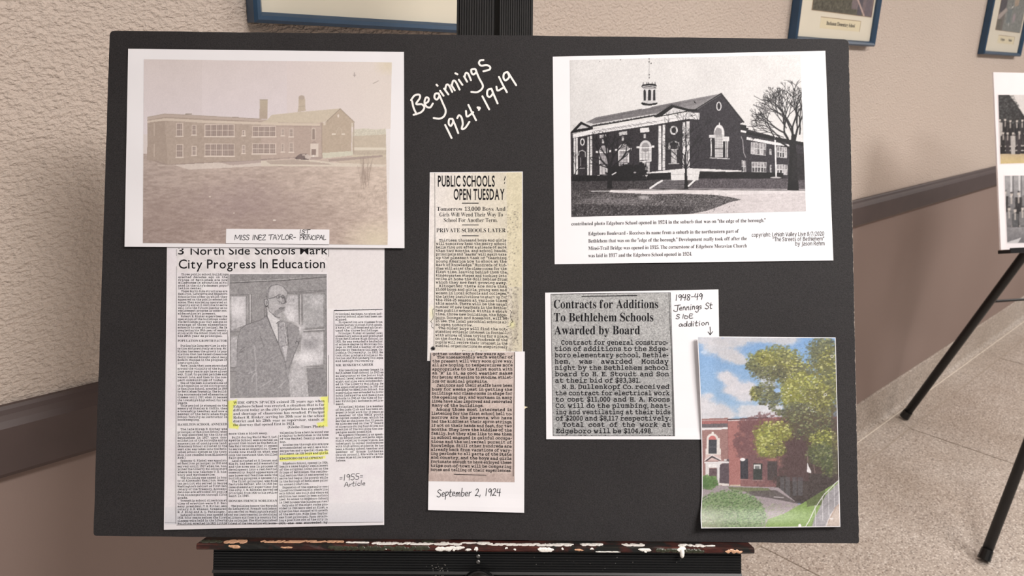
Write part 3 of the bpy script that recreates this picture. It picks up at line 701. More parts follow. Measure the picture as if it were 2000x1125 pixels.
# ================================================================== THE BIG EASEL (behind and below the black board)
VB = -.2549                                        # lower edge of the board, within its own plane
es = thing('easel', B(0, -1.2, -.03)[0] * np.array([1, 1, 0]), 'black ribbed aluminium easel with a paint-splattered wooden ledge', 'easel')
def ridged(u0, u1, v0, v1, w, n, h=.0011):
    prof = []; p = (u1 - u0) / n
    for i in range(n):
        a = u0 + p * i; prof += [(a, w), (a + p * .22, w + h), (a + p * .7, w + h), (a + p * .9, w)]
    prof = [(u0, w - .012)] + prof + [(u1, w), (u1, w - .012)]
    m = MB(); k = len(prof); P = np.array([(u, v, ww) for v in (v0, v1) for u, ww in prof])
    F = [tuple(range(k)), tuple(range(k, 2 * k))[::-1]] + [(i, (i + 1) % k, k + (i + 1) % k, k + i) for i in range(k)]
    return m.add(B(P[:, 0], P[:, 1], P[:, 2]), F)
vtop = .62
vflo = (-.0 - O[2]) / EV[2]
for a, b in ((-.0239, .0127), (.0182, .0509)):
    o = ridged(a, b, vflo + .075, vtop, -.0205, 14).build('mast_slat', M['alu_ridge'], es); fixn(o)
MB().box(B, (-.0245, vflo + .06, -.045), (.0515, vtop - .002, -.034)).build('mast_back', M['alu'], es)
MB().box(B, (-.0265, vflo + .06, -.034), (-.0242, vtop, -.019)).build('mast_edge', M['alu'], es)
MB().box(B, (.0511, vflo + .06, -.034), (.0535, vtop, -.019)).build('mast_edge', M['alu'], es)
# wooden ledge
lu0, lu1, lw = -.2680, .2700, .0185
nseg = 60; P = []; prof = [(VB - .0003, -.012), (VB - .0003, lw - .001), (VB - .0014, lw), (VB - .0048, lw), (VB - .0060, lw - .0012), (VB - .0060, -.012)]
gw = np.random.default_rng(11)
for i in range(nseg + 1):
    u = lu0 + (lu1 - lu0) * i / nseg
    for j, (v, w) in enumerate(prof):
        e = gw.uniform(-.00025, .00025) if 0 < j < 5 else 0
        P.append((u, v + (e if j > 1 else -abs(e) * .6), w + e))
P = np.array(P); k = len(prof)
F = [tuple(range(k)), tuple(range(nseg * k, nseg * k + k))[::-1]] + [(i * k + j, i * k + (j + 1) % k, (i + 1) * k + (j + 1) % k, (i + 1) * k + j) for i in range(nseg) for j in range(k)]
ledge = mesh('ledge', B(P[:, 0], P[:, 1], P[:, 2]), F, M['wood'], es); fixn(ledge)
def splat(name, x0, x1, m, lo, hi, seed, face):
    """dried paint: an uneven raised patch on the ledge top (w runs lo..hi) or its front (v runs lo..hi)"""
    g = np.random.default_rng(seed); uu = buv([(x0, 1062), (x1, 1062)], lw)[:, 0]; n = max(10, int((x1 - x0) / 1.8))
    t = np.linspace(0, 1, n); u = uu[0] + (uu[1] - uu[0]) * t
    na = fbm(2, n + 4, 5, 3, g)[0][:n]; nb_ = fbm(2, n + 4, 3, 3, g)[0][:n]; nc = fbm(2, n + 4, 3.5, 3, g)[0][:n]; ex = np.minimum(t, 1 - t) * n / 4.0; en = np.sqrt(np.clip(ex, .01, 1))
    mid = (lo + hi) / 2 + (na - .5) * (hi - lo) * .5; hw = (hi - lo) / 2 * en
    a, b = np.maximum(lo, mid - hw * (.3 + 1.35 * nb_)), np.minimum(hi, mid + hw * (.3 + 1.35 * nc)); h = .0005
    V = []; 
    for i in range(n):
        for q, e in ((a[i], 0), (a[i] * .7 + b[i] * .3, h), (a[i] * .3 + b[i] * .7, h), (b[i], 0)):
            hh = e * (.6 + .8 * nb_[i])
            V.append((u[i], VB - .0002 + hh, q) if face == 'top' else (u[i], q, lw + .00005 + hh))
    V = np.array(V); F = [(i * 4 + j, (i + 1) * 4 + j, (i + 1) * 4 + j + 1, i * 4 + j + 1) for i in range(n - 1) for j in range(3)]
    F += [(i * 4, i * 4 + 3, (i + 1) * 4 + 3, (i + 1) * 4) for i in range(n - 1)] + [(0, 1, 2, 3), tuple((n - 1) * 4 + j for j in (3, 2, 1, 0))]
    o = mesh(name, B(V[:, 0], V[:, 1], V[:, 2]), F, M[m], ledge); fixn(o); return o
T0, T1 = .003, lw - .0005; FV0, FV1 = VB - .0056, VB - .0012
SP = [(432, 478, 'paintt', .003, .0175, 'top'), (446, 470, 'paintt', FV0 + .001, FV1, 'f'), (503, 590, 'paintt', .004, .014, 'top'), (580, 668, 'paintt', .003, .012, 'top'),
      (548, 572, 'paintt', FV0 + .0015, FV1 - .0006, 'f'), (672, 718, 'paintw', .007, .013, 'top'), (724, 846, 'paintw', .007, .0178, 'top'),
      (845, 876, 'paintw', .005, .0182, 'top'), (862, 902, 'paintw', .008, .0184, 'top'), (850, 885, 'paintw', FV0, FV1, 'f'), (876, 908, 'paintw', FV0 + .001, FV1 + .0006, 'f'), (898, 934, 'paintw', .006, .012, 'top'),
      (908, 921, 'paintw', FV0, FV0 + .0028, 'f'), (926, 934, 'paintw', FV0, FV1, 'f'), (930, 962, 'paintw', .004, .0155, 'top'), (955, 1062, 'paintw', .008, .0176, 'top'), (1040, 1122, 'paintw', .007, .0184, 'top'),
      (1050, 1082, 'paintw', FV0, FV1, 'f'), (1134, 1180, 'paintw', .006, .0165, 'top'), (1152, 1160, 'paintw', FV0 + .002, FV1, 'f'), (1163, 1212, 'paintw', FV0, FV0 + .0012, 'f'), (1216, 1262, 'paintw', .005, .0165, 'top'),
      (1246, 1272, 'paintw', FV0 + .0012, FV1, 'f'), (1322, 1344, 'paintw', FV0 + .0002, FV1 + .0012, 'f'), (1326, 1380, 'paintw', .006, .018, 'top'), (1416, 1450, 'paintt', FV0, FV1, 'f'), (640, 700, 'paintg', FV0, FV1, 'f'),
      (700, 840, 'paintg', FV0, FV1 + .0006, 'f'), (1280, 1376, 'paintg', FV0, FV1, 'f'), (385, 430, 'paintg', .004, .016, 'top'), (820, 845, 'paintg', .002, .008, 'top'), (986, 992, 'paintw', FV0 + .002, FV1, 'f'), (1003, 1008, 'paintw', FV0 + .001, FV1 - .001, 'f'), (1096, 1101, 'paintw', FV0 + .002, FV1, 'f'), (1122, 1140, 'paintt', FV0 + .001, FV1 - .001, 'f'), (1258, 1264, 'paintw', FV0, FV0 + .002, 'f'), (884, 890, 'paintw', FV0, FV0 + .0025, 'f'), (735, 745, 'paintw', .012, .0182, 'top'), (1380, 1400, 'paintw', .010, .0145, 'top'), (752, 756, 'paintw', FV0 + .001, FV0 + .0025, 'f')]
for i, (a, b, m, lo, hi, fc) in enumerate(SP): splat('dried_paint', a, b, m, lo, hi, 40 + i, 'top' if fc == 'top' else 'f')
drip = MB(); du = buv([(1332, 1070)], lw)[0, 0]
drip.lathe(B(du, VB - .0078, lw + .0004)[0], EV, [(.0006, -.0024), (.0016, -.0014), (.0021, .0), (.0024, .003), (.0020, .0052), (.0004, .006)], 12)
drip.build('dried_paint', M['paintw'], ledge, True)
# ribbed aluminium tray body under the ledge
pu0, pu1, pw = -.2536, .2590, .0118
def hribs(v0, v1, n, w, h=.0009):
    prof = []; p = (v1 - v0) / n
    for i in range(n):
        a = v1 - p * i; prof += [(a, w), (a - p * .25, w + h), (a - p * .7, w + h), (a - p * .92, w)]
    prof += [(v0, w), (v0, w - .02), (v1, w - .02)]
    return prof
def Buv(x, y, z): return B(x, y, z)
o = MB().extrude(Buv, hribs(VB - .0262, VB - .0064, 8, pw), pu0, pu1).build('ribbed_tray', M['alu'], es); fixn(o)
o = MB().extrude(Buv, [(VB - .0262, pw - .02), (VB - .0262, pw + .0022), (VB - .0285, pw + .0032), (VB - .0295, pw + .0022), (VB - .0296, pw - .02)], pu0, pu1).build('tray_lip', M['alu_ridge'], es); fixn(o)
o = MB().extrude(Buv, hribs(VB - .075, VB - .0300, 18, pw - .001, .0006), pu0, pu1).build('ribbed_tray', M['plastic'], es); fixn(o)
for (x, y) in ((934, 1086), (934, 1097)):
    c = B(*buv([(x, y)], pw)[0], pw)[0]; MB().lathe(c, EN, [(.0019, 0), (.0019, .0016), (.0012, .002), (.0004, .002)], 12).build('screw', M['steel'], es)
kc = buv([(936, 1150)], .026)[0]
kn = MB().lathe(B(kc[0], kc[1], pw)[0], EN, [(.008, 0), (.008, .006), (.0165, .008), (.0178, .012), (.0178, .018), (.0155, .0215), (.011, .023), (.002, .0232)], 40).build('knob', M['plastic'], es, True)
gl_ = MB(); g = np.random.default_rng(21)
for _ in range(46):
    x, y = g.normal(859, 9), g.normal(1116, 7); c = B(*buv([(x, y)], pw + .001)[0], pw + .0006)[0]; r = g.uniform(.0003, .0009); gl_.lathe(c, EN, [(r, 0), (r * .9, r * .7), (r * .3, r)], 6)
for _ in range(26):
    x, y = g.uniform(1040, 1330), g.uniform(1088, 1122); c = B(*buv([(x, y)], pw + .001)[0], pw + .0006)[0]; r = g.uniform(.0002, .0005); gl_.lathe(c, EN, [(r, 0), (r * .9, r * .7), (r * .3, r)], 6)
o = gl_.build('paint_speckle', M['steel'], es); o['kind'] = 'stuff'
# tray brackets, crossbar, feet and rear strut down to the floor
MB().box(B, (-.03, VB - .3, -.02), (.057, VB - .075, -.008)).build('mast_bracket', M['alu'], es)
fy = float(B(0, vflo + .07, -.03)[0][1]); fx = float(B(.013, 0, 0)[0][0])
MB().box(AX, (fx - .28, fy - .03, .03), (fx + .28, fy + .03, .07)).build('base_bar', M['alu'], es)
for sx in (-1, 1):
    xx = fx + sx * .26
    MB().box(AX, (xx - .02, fy - .10, .012), (xx + .02, fy + .55, .045)).build('foot_rail', M['alu'], es)
    for yy in (-.08, .53): MB().lathe((xx, fy + yy, 0), ZZ, [(.02, 0), (.022, .004), (.018, .013)], 16).build('rubber_foot', M['plastic'], es)
MB().box(AX, (fx - .24, fy + .48, .03), (fx + .24, fy + .52, .06)).build('base_bar', M['alu'], es)
MB().tube((fx, fy + .50, .05), B(.013, .0, -.048)[0], .014, .014, 12).build('rear_strut', M['alu'], es)
MB().box(B, (-.045, vtop - .03, -.05), (.072, vtop + .02, -.012)).build('mast_cap', M['alu'], es)

# ================================================================== THE BLACK DISPLAY BOARD
cor = buv([(214.5, 60), (1657.5, 77), (1678, 1061.5), (182.5, 1046.5)]); BT = .0052
# rounded corners, little nicks along the edges
gb = np.random.default_rng(9)
def board_outline():
    out = []; rad = [.0052, .0052, .003, .0035]
    for i in range(4):
        p = cor[i]; a = cor[i - 1] - p; b = cor[(i + 1) % 4] - p; a /= np.linalg.norm(a); b /= np.linalg.norm(b); r = rad[i]
        for t in np.linspace(0, 1, 6): out.append(p + a * r * (1 - t) ** 2 + b * r * t ** 2)
        q = cor[(i + 1) % 4]; L = np.linalg.norm(q - p); n = 40; nrm = np.array([-(q - p)[1], (q - p)[0]]) / L
        for k in range(1, n):
            e = gb.uniform(-.00022, .00022); 
            if gb.random() < .05: e -= math.copysign(.0005, 1) * 0
            out.append(p + (q - p) * k / n + nrm * e)
    return np.array(out)
ol = board_outline(); n = len(ol); cen = ol.mean(0)
bd = thing('display_board', B(0, VB, -.0026)[0], 'large black foam display board with white handwritten title, on the splattered ledge', 'display board')
def slab(w0, w1, shrink, name, mat):
    q = cen + (ol - cen) * (1 - shrink); V = np.vstack([B(q[:, 0], q[:, 1], w1), B(q[:, 0], q[:, 1], w0)])
    F = [tuple(range(n)), tuple(range(n, 2 * n))[::-1]] + [(i, (i + 1) % n, n + (i + 1) % n, n + i) for i in range(n)]
    o = mesh(name, V, F, mat, bd); fixn(o); return o
slab(-.0004, 0, 0, 'front_face', M['board']); slab(-BT + .0004, -.0004, .0012, 'foam_core', M['core']); slab(-BT, -BT + .0004, 0, 'back_face', M['board'])
we = MB(); m_ = 260; P = []  # highlight on the paper edge, coloured in as a pale speckled ribbon
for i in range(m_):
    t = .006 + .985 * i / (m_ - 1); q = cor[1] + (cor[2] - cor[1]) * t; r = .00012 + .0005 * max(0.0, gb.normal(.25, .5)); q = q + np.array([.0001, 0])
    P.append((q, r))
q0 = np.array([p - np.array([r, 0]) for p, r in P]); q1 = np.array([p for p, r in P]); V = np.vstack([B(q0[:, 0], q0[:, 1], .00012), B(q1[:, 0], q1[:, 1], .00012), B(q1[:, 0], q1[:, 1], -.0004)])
we.add(V, [(i, i + 1, m_ + i + 1, m_ + i) for i in range(m_ - 1)] + [(m_ + i, m_ + i + 1, 2 * m_ + i + 1, 2 * m_ + i) for i in range(m_ - 1)]); fixn(we.build('edge_highlight', flat('board_edge_highlight', (150, 140, 132), .8, .1, var=.5, sc=700), bd))
hk = Ink(); Z = lambda pts: [(760 + x / 4.018, 60 + y / 4.018) for x, y in pts]
MK = [[(180, 552), (192, 605), (215, 655)], [(172, 545), (200, 508), (238, 503), (240, 530), (212, 575), (258, 578), (276, 605), (250, 640), (192, 660)],
 [(278, 572), (305, 558), (310, 532), (290, 524), (278, 560), (293, 595), (322, 602), (343, 572)], [(388, 492), (362, 495), (356, 525), (375, 540), (394, 512), (388, 492), (422, 570), (444, 628), (430, 672), (395, 690), (350, 685)],
 [(400, 472), (427, 510)], [(372, 424), (380, 432)], [(432, 455), (465, 500)], [(440, 462), (450, 425), (470, 430), (495, 480)], [(488, 425), (515, 468)], [(492, 430), (502, 395), (522, 400), (553, 462)],
 [(547, 385), (575, 425)], [(520, 334), (536, 342)], [(588, 358), (612, 400)], [(592, 362), (602, 332), (620, 338), (642, 388)], [(668, 300), (645, 306), (649, 335), (665, 343), (684, 322), (676, 300), (705, 370), (735, 428), (725, 460), (690, 482), (645, 480)],
 [(740, 230), (715, 234), (705, 255), (722, 274), (765, 270), (792, 284), (786, 306), (740, 318)], [(440, 740), (465, 790), (490, 842)], [(497, 692), (472, 695), (468, 730), (485, 747), (502, 715), (497, 692), (520, 745), (542, 803)],
 [(535, 685), (548, 664), (568, 680), (578, 730), (570, 770), (598, 762), (630, 715)], [(603, 630), (612, 674), (660, 640)], [(622, 582), (650, 640), (682, 702)], [(694, 602), (712, 606), (704, 622)],
 [(732, 515), (758, 565), (785, 617)], [(802, 455), (774, 466), (770, 505), (790, 520), (814, 490), (802, 455), (825, 510), (851, 570)], [(842, 440), (852, 470), (900, 445)], [(862, 362), (890, 420), (924, 482)],
 [(928, 324), (902, 336), (898, 372), (915, 390), (942, 362), (930, 324), (960, 370), (997, 428)]]
for q in MK: hk.stroke(Z(q), 3.8)
hk.stroke(Z([(697, 606), (706, 610)]), 4.2)
hw = hk.build('handwritten_title', bd, lambda xy: HB(xy, .0002), M['chalk'])

# ================================================================== SHEETS PASTED ON THE BOARD
def T_(s, ox, oy): return lambda pts: [(ox + x / s, oy + y / s) for x, y in pts]
def posw(wf, e): return lambda xy: HB(xy, wf(np.asarray(xy, float).reshape(-1, 2)) + e)
def ramp01(t): t = np.clip(t, 0, 1); return t * t * (3 - 2 * t)

# ---- 1955 newspaper article (lies under the sepia print)
QA = [(326, 481.5), (751, 481), (750.4, 1025.3), (320, 1034.8)]
def wA(xy): x, y = xy[:, 0], xy[:, 1]; return .0005 + .0011 * ramp01((y - 985) / 55) + .0004 * np.sin(x / 60.0 + y / 90.0) ** 2 * ramp01((y - 500) / 100) - .00015 * ramp01((505 - y) / 20)
art = sheet('news_article', QA, wA, M['paper_grey'], n=44); tag(art, 'tall photocopied newspaper article with yellow highlighter, directly below the sepia print', 'newspaper clipping')
cv = Canvas(318, 480, 754, 1038, (233, 229, 233), 1)
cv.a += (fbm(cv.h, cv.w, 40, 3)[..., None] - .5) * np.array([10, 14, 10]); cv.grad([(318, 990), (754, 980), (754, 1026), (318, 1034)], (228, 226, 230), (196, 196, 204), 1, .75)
cv.poly([(345, 486), (642, 486), (642, 532), (345, 532)], (228, 224, 226), tex=9, cell=9); cv.rect(640, 480, 754, 603, (229, 224, 225), .8, tex=4)
Y1, Y2 = (238, 240, 132), (226, 232, 90)
for q in ([(445, 783), (462, 781), (461, 790), (455, 792), (453, 826), (466, 832), (464, 838), (447, 836)], [(624, 776), (640, 774), (639, 832), (622, 833), (620, 827), (633, 824), (633, 786), (628, 782)]):
    cv.poly(q, Y1, .95); cv.line(q[1:-1], 3.0, Y2, .35)
for q in ([(545, 889), (640, 883), (641, 888), (546, 895)], [(546, 896.5), (628, 892), (636, 890), (636, 896), (546, 901.5)], [(596, 884), (612, 883), (612, 888), (596, 889)], [(622, 882), (641, 880), (641, 886), (622, 887)]): cv.poly(q, Y1, .9)
cv.grain(4, 1.2)
# one-step print area just inside the sheet edges
def inner(q, b): q = np.asarray(q, float); return [(q[0][0] + b, q[0][1] + b), (q[1][0] - b, q[1][1] + b), (q[2][0] - b, q[2][1] - b), (q[3][0] + b, q[3][1] - b)]
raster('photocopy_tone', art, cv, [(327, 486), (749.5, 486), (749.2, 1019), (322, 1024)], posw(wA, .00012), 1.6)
k = Ink(); kb = Ink(); ks = Ink(); clipy = (485.2, 1200)
kb.text('3', 347, 360, 497, 20, 'sansb', clip=clipy); kb.text('North Side Schools Mark', 371, 641, 497.5, 22.5, 'sans', -.004, clip=clipy)
kb.text('City Progress In Education', 348, 636, 524.5, 25.5, 'sans', -.003); kb.build('headline_text', art, posw(wA, .0002), M['ink'])
C1 = '''_Three public school buildings
erected decades ago on the
fringe of Bethlehem are now
milestones in education situ-
ated in the city's densest popu-
lation center.|
_These North Side structures are
Hamilton, Lafayette and Edgeboro
Schools-the order in which they
appeared on the public education
scene. They are being operated at
capacity and will continue to serve
well into the future insofar as no
replacement program is under con-
sideration at present.|
_Robert R. Rinker supervises the
operation of the buildings under
the Bethlehem plan that assigns an
average of three elementary
schools to one principal. He is
completing his 30th year of associ-
ation with the School District and
his 28th year as principal.|'''.split('\n')
C2 = '''_During his long service in edu-
cation and previously as a boy, Mr.
Rinker has seen the growth in pop-
ulation that has taxed classroom
facilities and brought about many
modern changes in the program of
instruction.|
_Farm lands that once stretched
around the vicinity of the build-
ings many years ago have given
way, first to garden patches and
vacant lots, and then to the com-
pact communities of today.|
_One of the best illustrations of
this transition is the city's growth
is Hamilton School, erected in 1909
by Bethlehem Township. The build-
ing accommodated elementary
classes until 1917, when it became
the township's high school for two
years.|'''.split('\n')
C3 = '''_This period is stamped on the
memory of Stanley N. Coffin, then
a township teacher and now a
member of the Bethlehem High
School faculty as instructor in
bookkeeping.|'''.split('\n')
C4 = '''_The late Hiram H. Kocher was
principal of Hamilton School when
it was absorbed by the City of
Bethlehem in 1917 upon con-
solidation of the boroughs and by
annexation of contiguous land.
(Monocacy School situated in the
west also was taken into the Beth-
lehem school system as the town-
ship line receded from Elizabeth
Ave.)|
_Spencer G. Fishel was appoint-
ed Hamilton principal in 1920 and
served until 1927 when he, too,
joined the Liberty Building staff
where he now teaches U. S. his-
tory and mathematics.|
_The building was named in hon-
or of Alexander Hamilton, Ameri-
can patriot who served in George
Washington's cabinet as first Sec-
retary of the Treasury. Accommo-
dations are afforded 315 pupils
from kindergarten through fifth
grade.|
_Township school directors at
time of erection were G. P. Her-
many, president; T. H. Ritter, sec-
retary; S. H. Wimmer, treasurer;
M. J. King and A. L. Fatzinger.|
_Lafayette School was opened in
1918, four years before the first
classes were held in the Liberty
Building, erected in 1921 little'''.split('\n')
k.block(C1, 348, 444.5, 536.2, 656.4, 6.1, 'slab', xb0=347, xb1=443.5)
k.text('POPULATION GROWTH FACTOR', 347, 443.5, 667.6, 6.2, 'serifb'); k.block(C2, 346.5, 443.5, 675.4, 787.5, 6.2, 'slab'); k.block(C3, 346.5, 443.8, 792.4, 820.2, 6.2, 'slab')
k.text('HAMILTON SCHOOL ANNEXED', 346.8, 443.5, 831.4, 6.2, 'serifb', -.01); k.block(C4, 346.5, 443.5, 838.7, 1022.9, 6.2, 'slab', slope=-.008)
D1 = '''_Built during World War I, Laf-
ayette School was erected on
ground then known as the Bethle-
hem Fair Grounds after it ceased
to serve as an exposition. Class-
rooms now stand on what was
once the racetrack that thrilled
fair-goers.|
_Land situated at E. Locust and
Elm St. had been sold meanwhile
and the area was in process of
development into a residential
community. Rapid appearance of
new homes and families made the
building program a necessity.|
_The first principal was Miss
Gertrude Hafner, who in 1926 be-
came elementary supervisor for
the city. I. W. Zachman served as
principal from 1926 to his retire-
ment in 1945.|'''.split('\n')
D2 = '''_The building honors the Marquis
de Lafayette, French nobleman
who served on Washington's staff
and was instrumental in obtaining
military aid from his country for
the colonies. The distinguished
friend of the new nation while con-'''.split('\n')
k.build('text_column', art, posw(wA, .0002), M['ink_soft']); k = Ink()
k.text('more than a block away.', 446.6, 523, 848.8, 6.2, 'slab', -.012); k.block(D1, 446.6, 542, 854.8, 969.1, 6.2, 'slab', slope=-.012)
k.text('HONORS FRENCH NOBLEMAN', 446.5, 541.5, 980.6, 6.3, 'serifb', -.006); k.block(D2, 445.5, 540.5, 988.4, 1022.8, 6.2, 'slab', slope=-.006)
E1 = '''valescing from a battle wound was
a visitor to Bethlehem in the home
of the Beckel family and Sun
Inn.|
_Grades one through six are now
accommodated as well as a kin-
dergarten and a special class. En-
rollment is 328 boys and girls.'''.split('\n')
E2 = '''_Edgeboro School, opened in 1924,
bears a name highly reminiscent
of the original location on the
fringe of Bethlehem. The residen-
tial section that it was erected to
serve had begun its growth while
in the Borough of Bethlehem prior
to consolidation.|
_Expansion of the community con-
tinued northeastwardly, where Lin-
coln School was built and where an
addition has recently been author-
ized. An annex to Edgeboro School
in 1948 houses the kindergarten.
_Only six of the eight rooms pro-
vided in 1924 were used at first, a
situation that changed with growth
of the section. Miss Inez Taylor
was first principal. Upon obtain-
ing a position out of the city in
1927, she was succeeded by'''.split('\n')
k.build('text_column', art, posw(wA, .0002), M['ink_soft']); k = Ink()
k.block(E1, 546.3, 641.8, 845.8, 887, 6.2, 'slab', slope=-.024); k.text('EDGEBORO DEVELOPMENT', 546, 631, 897.8, 6.2, 'serifb', -.02); k.block(E2, 546, 641, 905.8, 1022.5, 6.2, 'slab', slope=-.024, xb0=544.5, xb1=640)
G1 = '''Principal Zachman, to whom Laf-
ayette School also had been as-
signed.|
_In operation are classes from
kindergarten through fifth grade.
A total of 1,135 boys and girls at-
tend the three buildings.|
_Principal Rinker attended local
elementary schools and graduated
from Bethlehem High School in
1921. He was awarded a bachelor
of science degree by Moravian Col-
lege in 1925 and a master of arts
degree by Teachers College, Co-
lumbia University, in 1932. He
took other graduate studies at Mo-
ravian and Muhlenberg Colleges
and Lehigh University.|'''.split('\n')
G2 = '''_His teaching career began in
Bethlehem High School in 1925 as
an instructor at the junior high
school level when grades seven,
eight and nine were accommodat-
ed in the Liberty Building. He
was appointed principal in 1933 and
assigned to Hamilton School. His
supervision was extended to cover
both Lafayette and Hamilton
Schools in 1945 at the time of for-
mer Principal Zachman's retire-
ment.|
_Principal Rinker is a member
of Serioma Club and has been en-
gaged in boys' work for 15 years as
a member of the YMCA youth
program committee, which he
served as chairman for 13 years.
He also served on the "Y" board
of directors during fund drives and
erection of the building the cam-
paigns made possible.|
_He appears frequently as speak-
er on educational subjects, espe-
cially relating to supervision, and
takes part in career conferences
with high school students. He has
been a Sunday school teacher and
member of Grace Lutheran
Church council. His wife is the
former Miss Alice Sawyer of Beth-
lehem.|'''.split('\n')
k.build('text_column', art, posw(wA, .0002), M['ink_soft']); k = Ink()
k.block(G1, 655, 746.8, 613.5, 705.3, 6.1, 'slab', slope=-.006, xb0=655, xb1=748.5); k.text("MR. RINKER'S CAREER", 655.5, 729, 715.5, 6.2, 'serifb', -.02); k.block(G2, 655.5, 749, 723.5, 899.8, 6.1, 'slab', slope=-.018, sb=-.022)
W1 = '''WIDE OPEN SPACES existed 31 years ago when
Edgeboro School was erected, a situation that is far
different today as the city's population has expanded
and shortage of classrooms has resulted. Principal
Robert R. Rinker, serving his 30th year in the school
district and his 28th year as supervisor, stands at
the doorway that opened first in 1924.|'''.split('\n')
kb = Ink(); kb.block(W1, 455.5, 634, 787.3, 830.5, 7.4, 'serif', slope=-.02); kb.build('picture_caption', art, posw(wA, .0002), M['ink']); kb = Ink(); kb.text('(Globe-Times Photo)', 562, 633, 836.5, 7.4, 'serif', -.02); kb.build('picture_credit', art, posw(wA, .0002), M['ink'])
for q in ((344.8, 487, 343.5, 1023, .6), (445.2, 535, 443.8, 1021, .8), (446.6, 535, 446.4, 836, .4), (544, 850, 541.6, 1018, .7), (642, 487, 641, 980, .8), (652.3, 607, 652.6, 790, .8), (652.5, 606.6, 747, 604.2, 1.3), (345, 1025.6, 748, 1019.5, .5), (322, 1020, 344, 1021, .4), (449, 536.3, 638.5, 536, .5)): ks.rule(*q)
for _ in range(60): 
    x, y = random.choice([(random.uniform(628, 641), random.uniform(487, 533)), (random.uniform(655, 748), random.uniform(603, 607)), (random.uniform(348, 640), random.uniform(505, 532))]); r = random.uniform(.25, .6); ks.stroke([(x, y), (x + random.uniform(-1.5, 1.5), y + random.uniform(-1, 1))], r, False)
k.build('text_column', art, posw(wA, .0002), M['ink_soft']); o = ks.build('printed_rules', art, posw(wA, .0002), M['ink_soft']); o['kind'] = 'stuff'
kp = Ink(); pen(kp, '=1955=', 662, 939.5, 709.5, 935, 11.5, 1.05); pen(kp, 'Article', 672, 950.5, 714, 947.5, 9, .95); kp.build('handwritten_note', art, posw(wA, .00022), M['pen'])
# portrait printed in the article
cv = Canvas(444, 532, 644, 784, (150, 148, 150)); Q = T_(4.41, 440, 530)
cv.grad([(444, 532), (644, 532), (644, 784), (444, 784)], (142, 140, 142), (150, 148, 150), tex=7, cell=12)
cv.line(Q([(40, 100), (480, 80), (870, 48)]), 1.3, (84, 82, 84)); cv.line(Q([(40, 92), (480, 70), (870, 38)]), .9, (190, 188, 190)); cv.poly(Q([(40, 30), (880, 25), (875, 45), (40, 92)]), (136, 134, 136), .8, tex=8)
for q, c in (([(52, 215), (178, 215), (178, 460), (120, 480), (52, 510)], (188, 186, 190)), ([(50, 560), (108, 560), (98, 820), (50, 825)], (176, 174, 178)), ([(540, 205), (625, 205), (628, 450), (545, 420), (500, 350)], (178, 176, 180)), ([(670, 195), (850, 200), (850, 470), (672, 490)], (166, 165, 168)), ([(660, 530), (848, 525), (845, 800), (640, 820)], (182, 180, 184))): cv.poly(Q(q), c, .85, tex=20, cell=5, oct=3)
for c in ((110, 320, 60, 70, .8), (560, 380, 50, 60, .7), (690, 745, 110, 50, .85), (630, 880, 90, 120, .4), (640, 490, 40, 40, .7), (790, 260, 50, 50, .4)): x, y = Q([(c[0], c[1])])[0]; cv.ell(x, y, c[2] / 4.41, c[3] / 4.41, (222, 220, 224), c[4], .8, .5)
x, y = Q([(740, 625)])[0]; cv.ell(x, y, 11, 8, (136, 134, 138), .7, .7)
for q in ([(205, 200), (205, 440)], [(225, 200), (225, 445)], [(180, 215), (180, 455)], [(42, 205), (230, 200)], [(635, 200), (640, 455)], [(660, 200), (662, 460)], [(850, 185), (850, 800)], [(540, 190), (700, 185), (870, 168)], [(540, 180), (870, 158)], [(675, 500), (855, 488)], [(675, 520), (858, 508)], [(700, 820), (850, 815)], [(700, 838), (850, 832)], [(705, 840), (720, 1075)], [(42, 830), (105, 828)], [(42, 862), (105, 860)], [(865, 200), (872, 1070)], [(42, 520), (120, 520)], [(342, 280), (340, 400)]): cv.line(Q(q), .9, (92, 90, 92), .85)
for q in ([(215, 200), (215, 440)], [(648, 205), (650, 455)], [(680, 510), (855, 498)]): cv.line(Q(q), 1.6, (198, 196, 200), .7)
coat = [(355, 385), (300, 420), (180, 460), (130, 500), (105, 590), (100, 740), (92, 900), (80, 1080), (560, 1082), (545, 900), (600, 700), (640, 600), (635, 480), (560, 440), (520, 430), (480, 420), (400, 400)]
cv.poly(Q(coat), (146, 144, 147), .96, tex=11, cell=3, oct=3)
for q in ([(355, 385), (300, 420), (180, 460), (130, 500), (105, 590), (100, 740)], [(365, 400), (420, 520), (520, 800), (525, 840)], [(545, 620), (520, 780)], [(640, 600), (600, 700), (545, 840)], [(330, 640), (300, 560)], [(150, 690), (120, 700)], [(170, 650), (130, 680)]): cv.line(Q(q), .9, (92, 90, 93), .8)
for q in ([(250, 640), (262, 760), (268, 880), (272, 1060)], [(200, 880), (262, 850)], [(300, 1000), (390, 940)], [(230, 950), (240, 900), (262, 880)], [(460, 1000), (520, 940)]): cv.line(Q(q), 2.6, (188, 186, 190), .45)
cv.poly(Q([(360, 310), (365, 385), (400, 480), (452, 605), (462, 600), (455, 470), (440, 440), (480, 425), (420, 385), (385, 330)]), (202, 200, 203))
cv.poly(Q([(485, 425), (520, 450), (545, 615), (530, 625), (515, 500), (500, 450)]), (204, 202, 205)); cv.poly(Q([(455, 450), (505, 440), (525, 560), (530, 650), (520, 760), (480, 660), (458, 600)]), (158, 156, 160), tex=26, cell=2); cv.poly(Q([(490, 650), (540, 640), (522, 780)]), (196, 194, 198), .8, tex=14, cell=2)
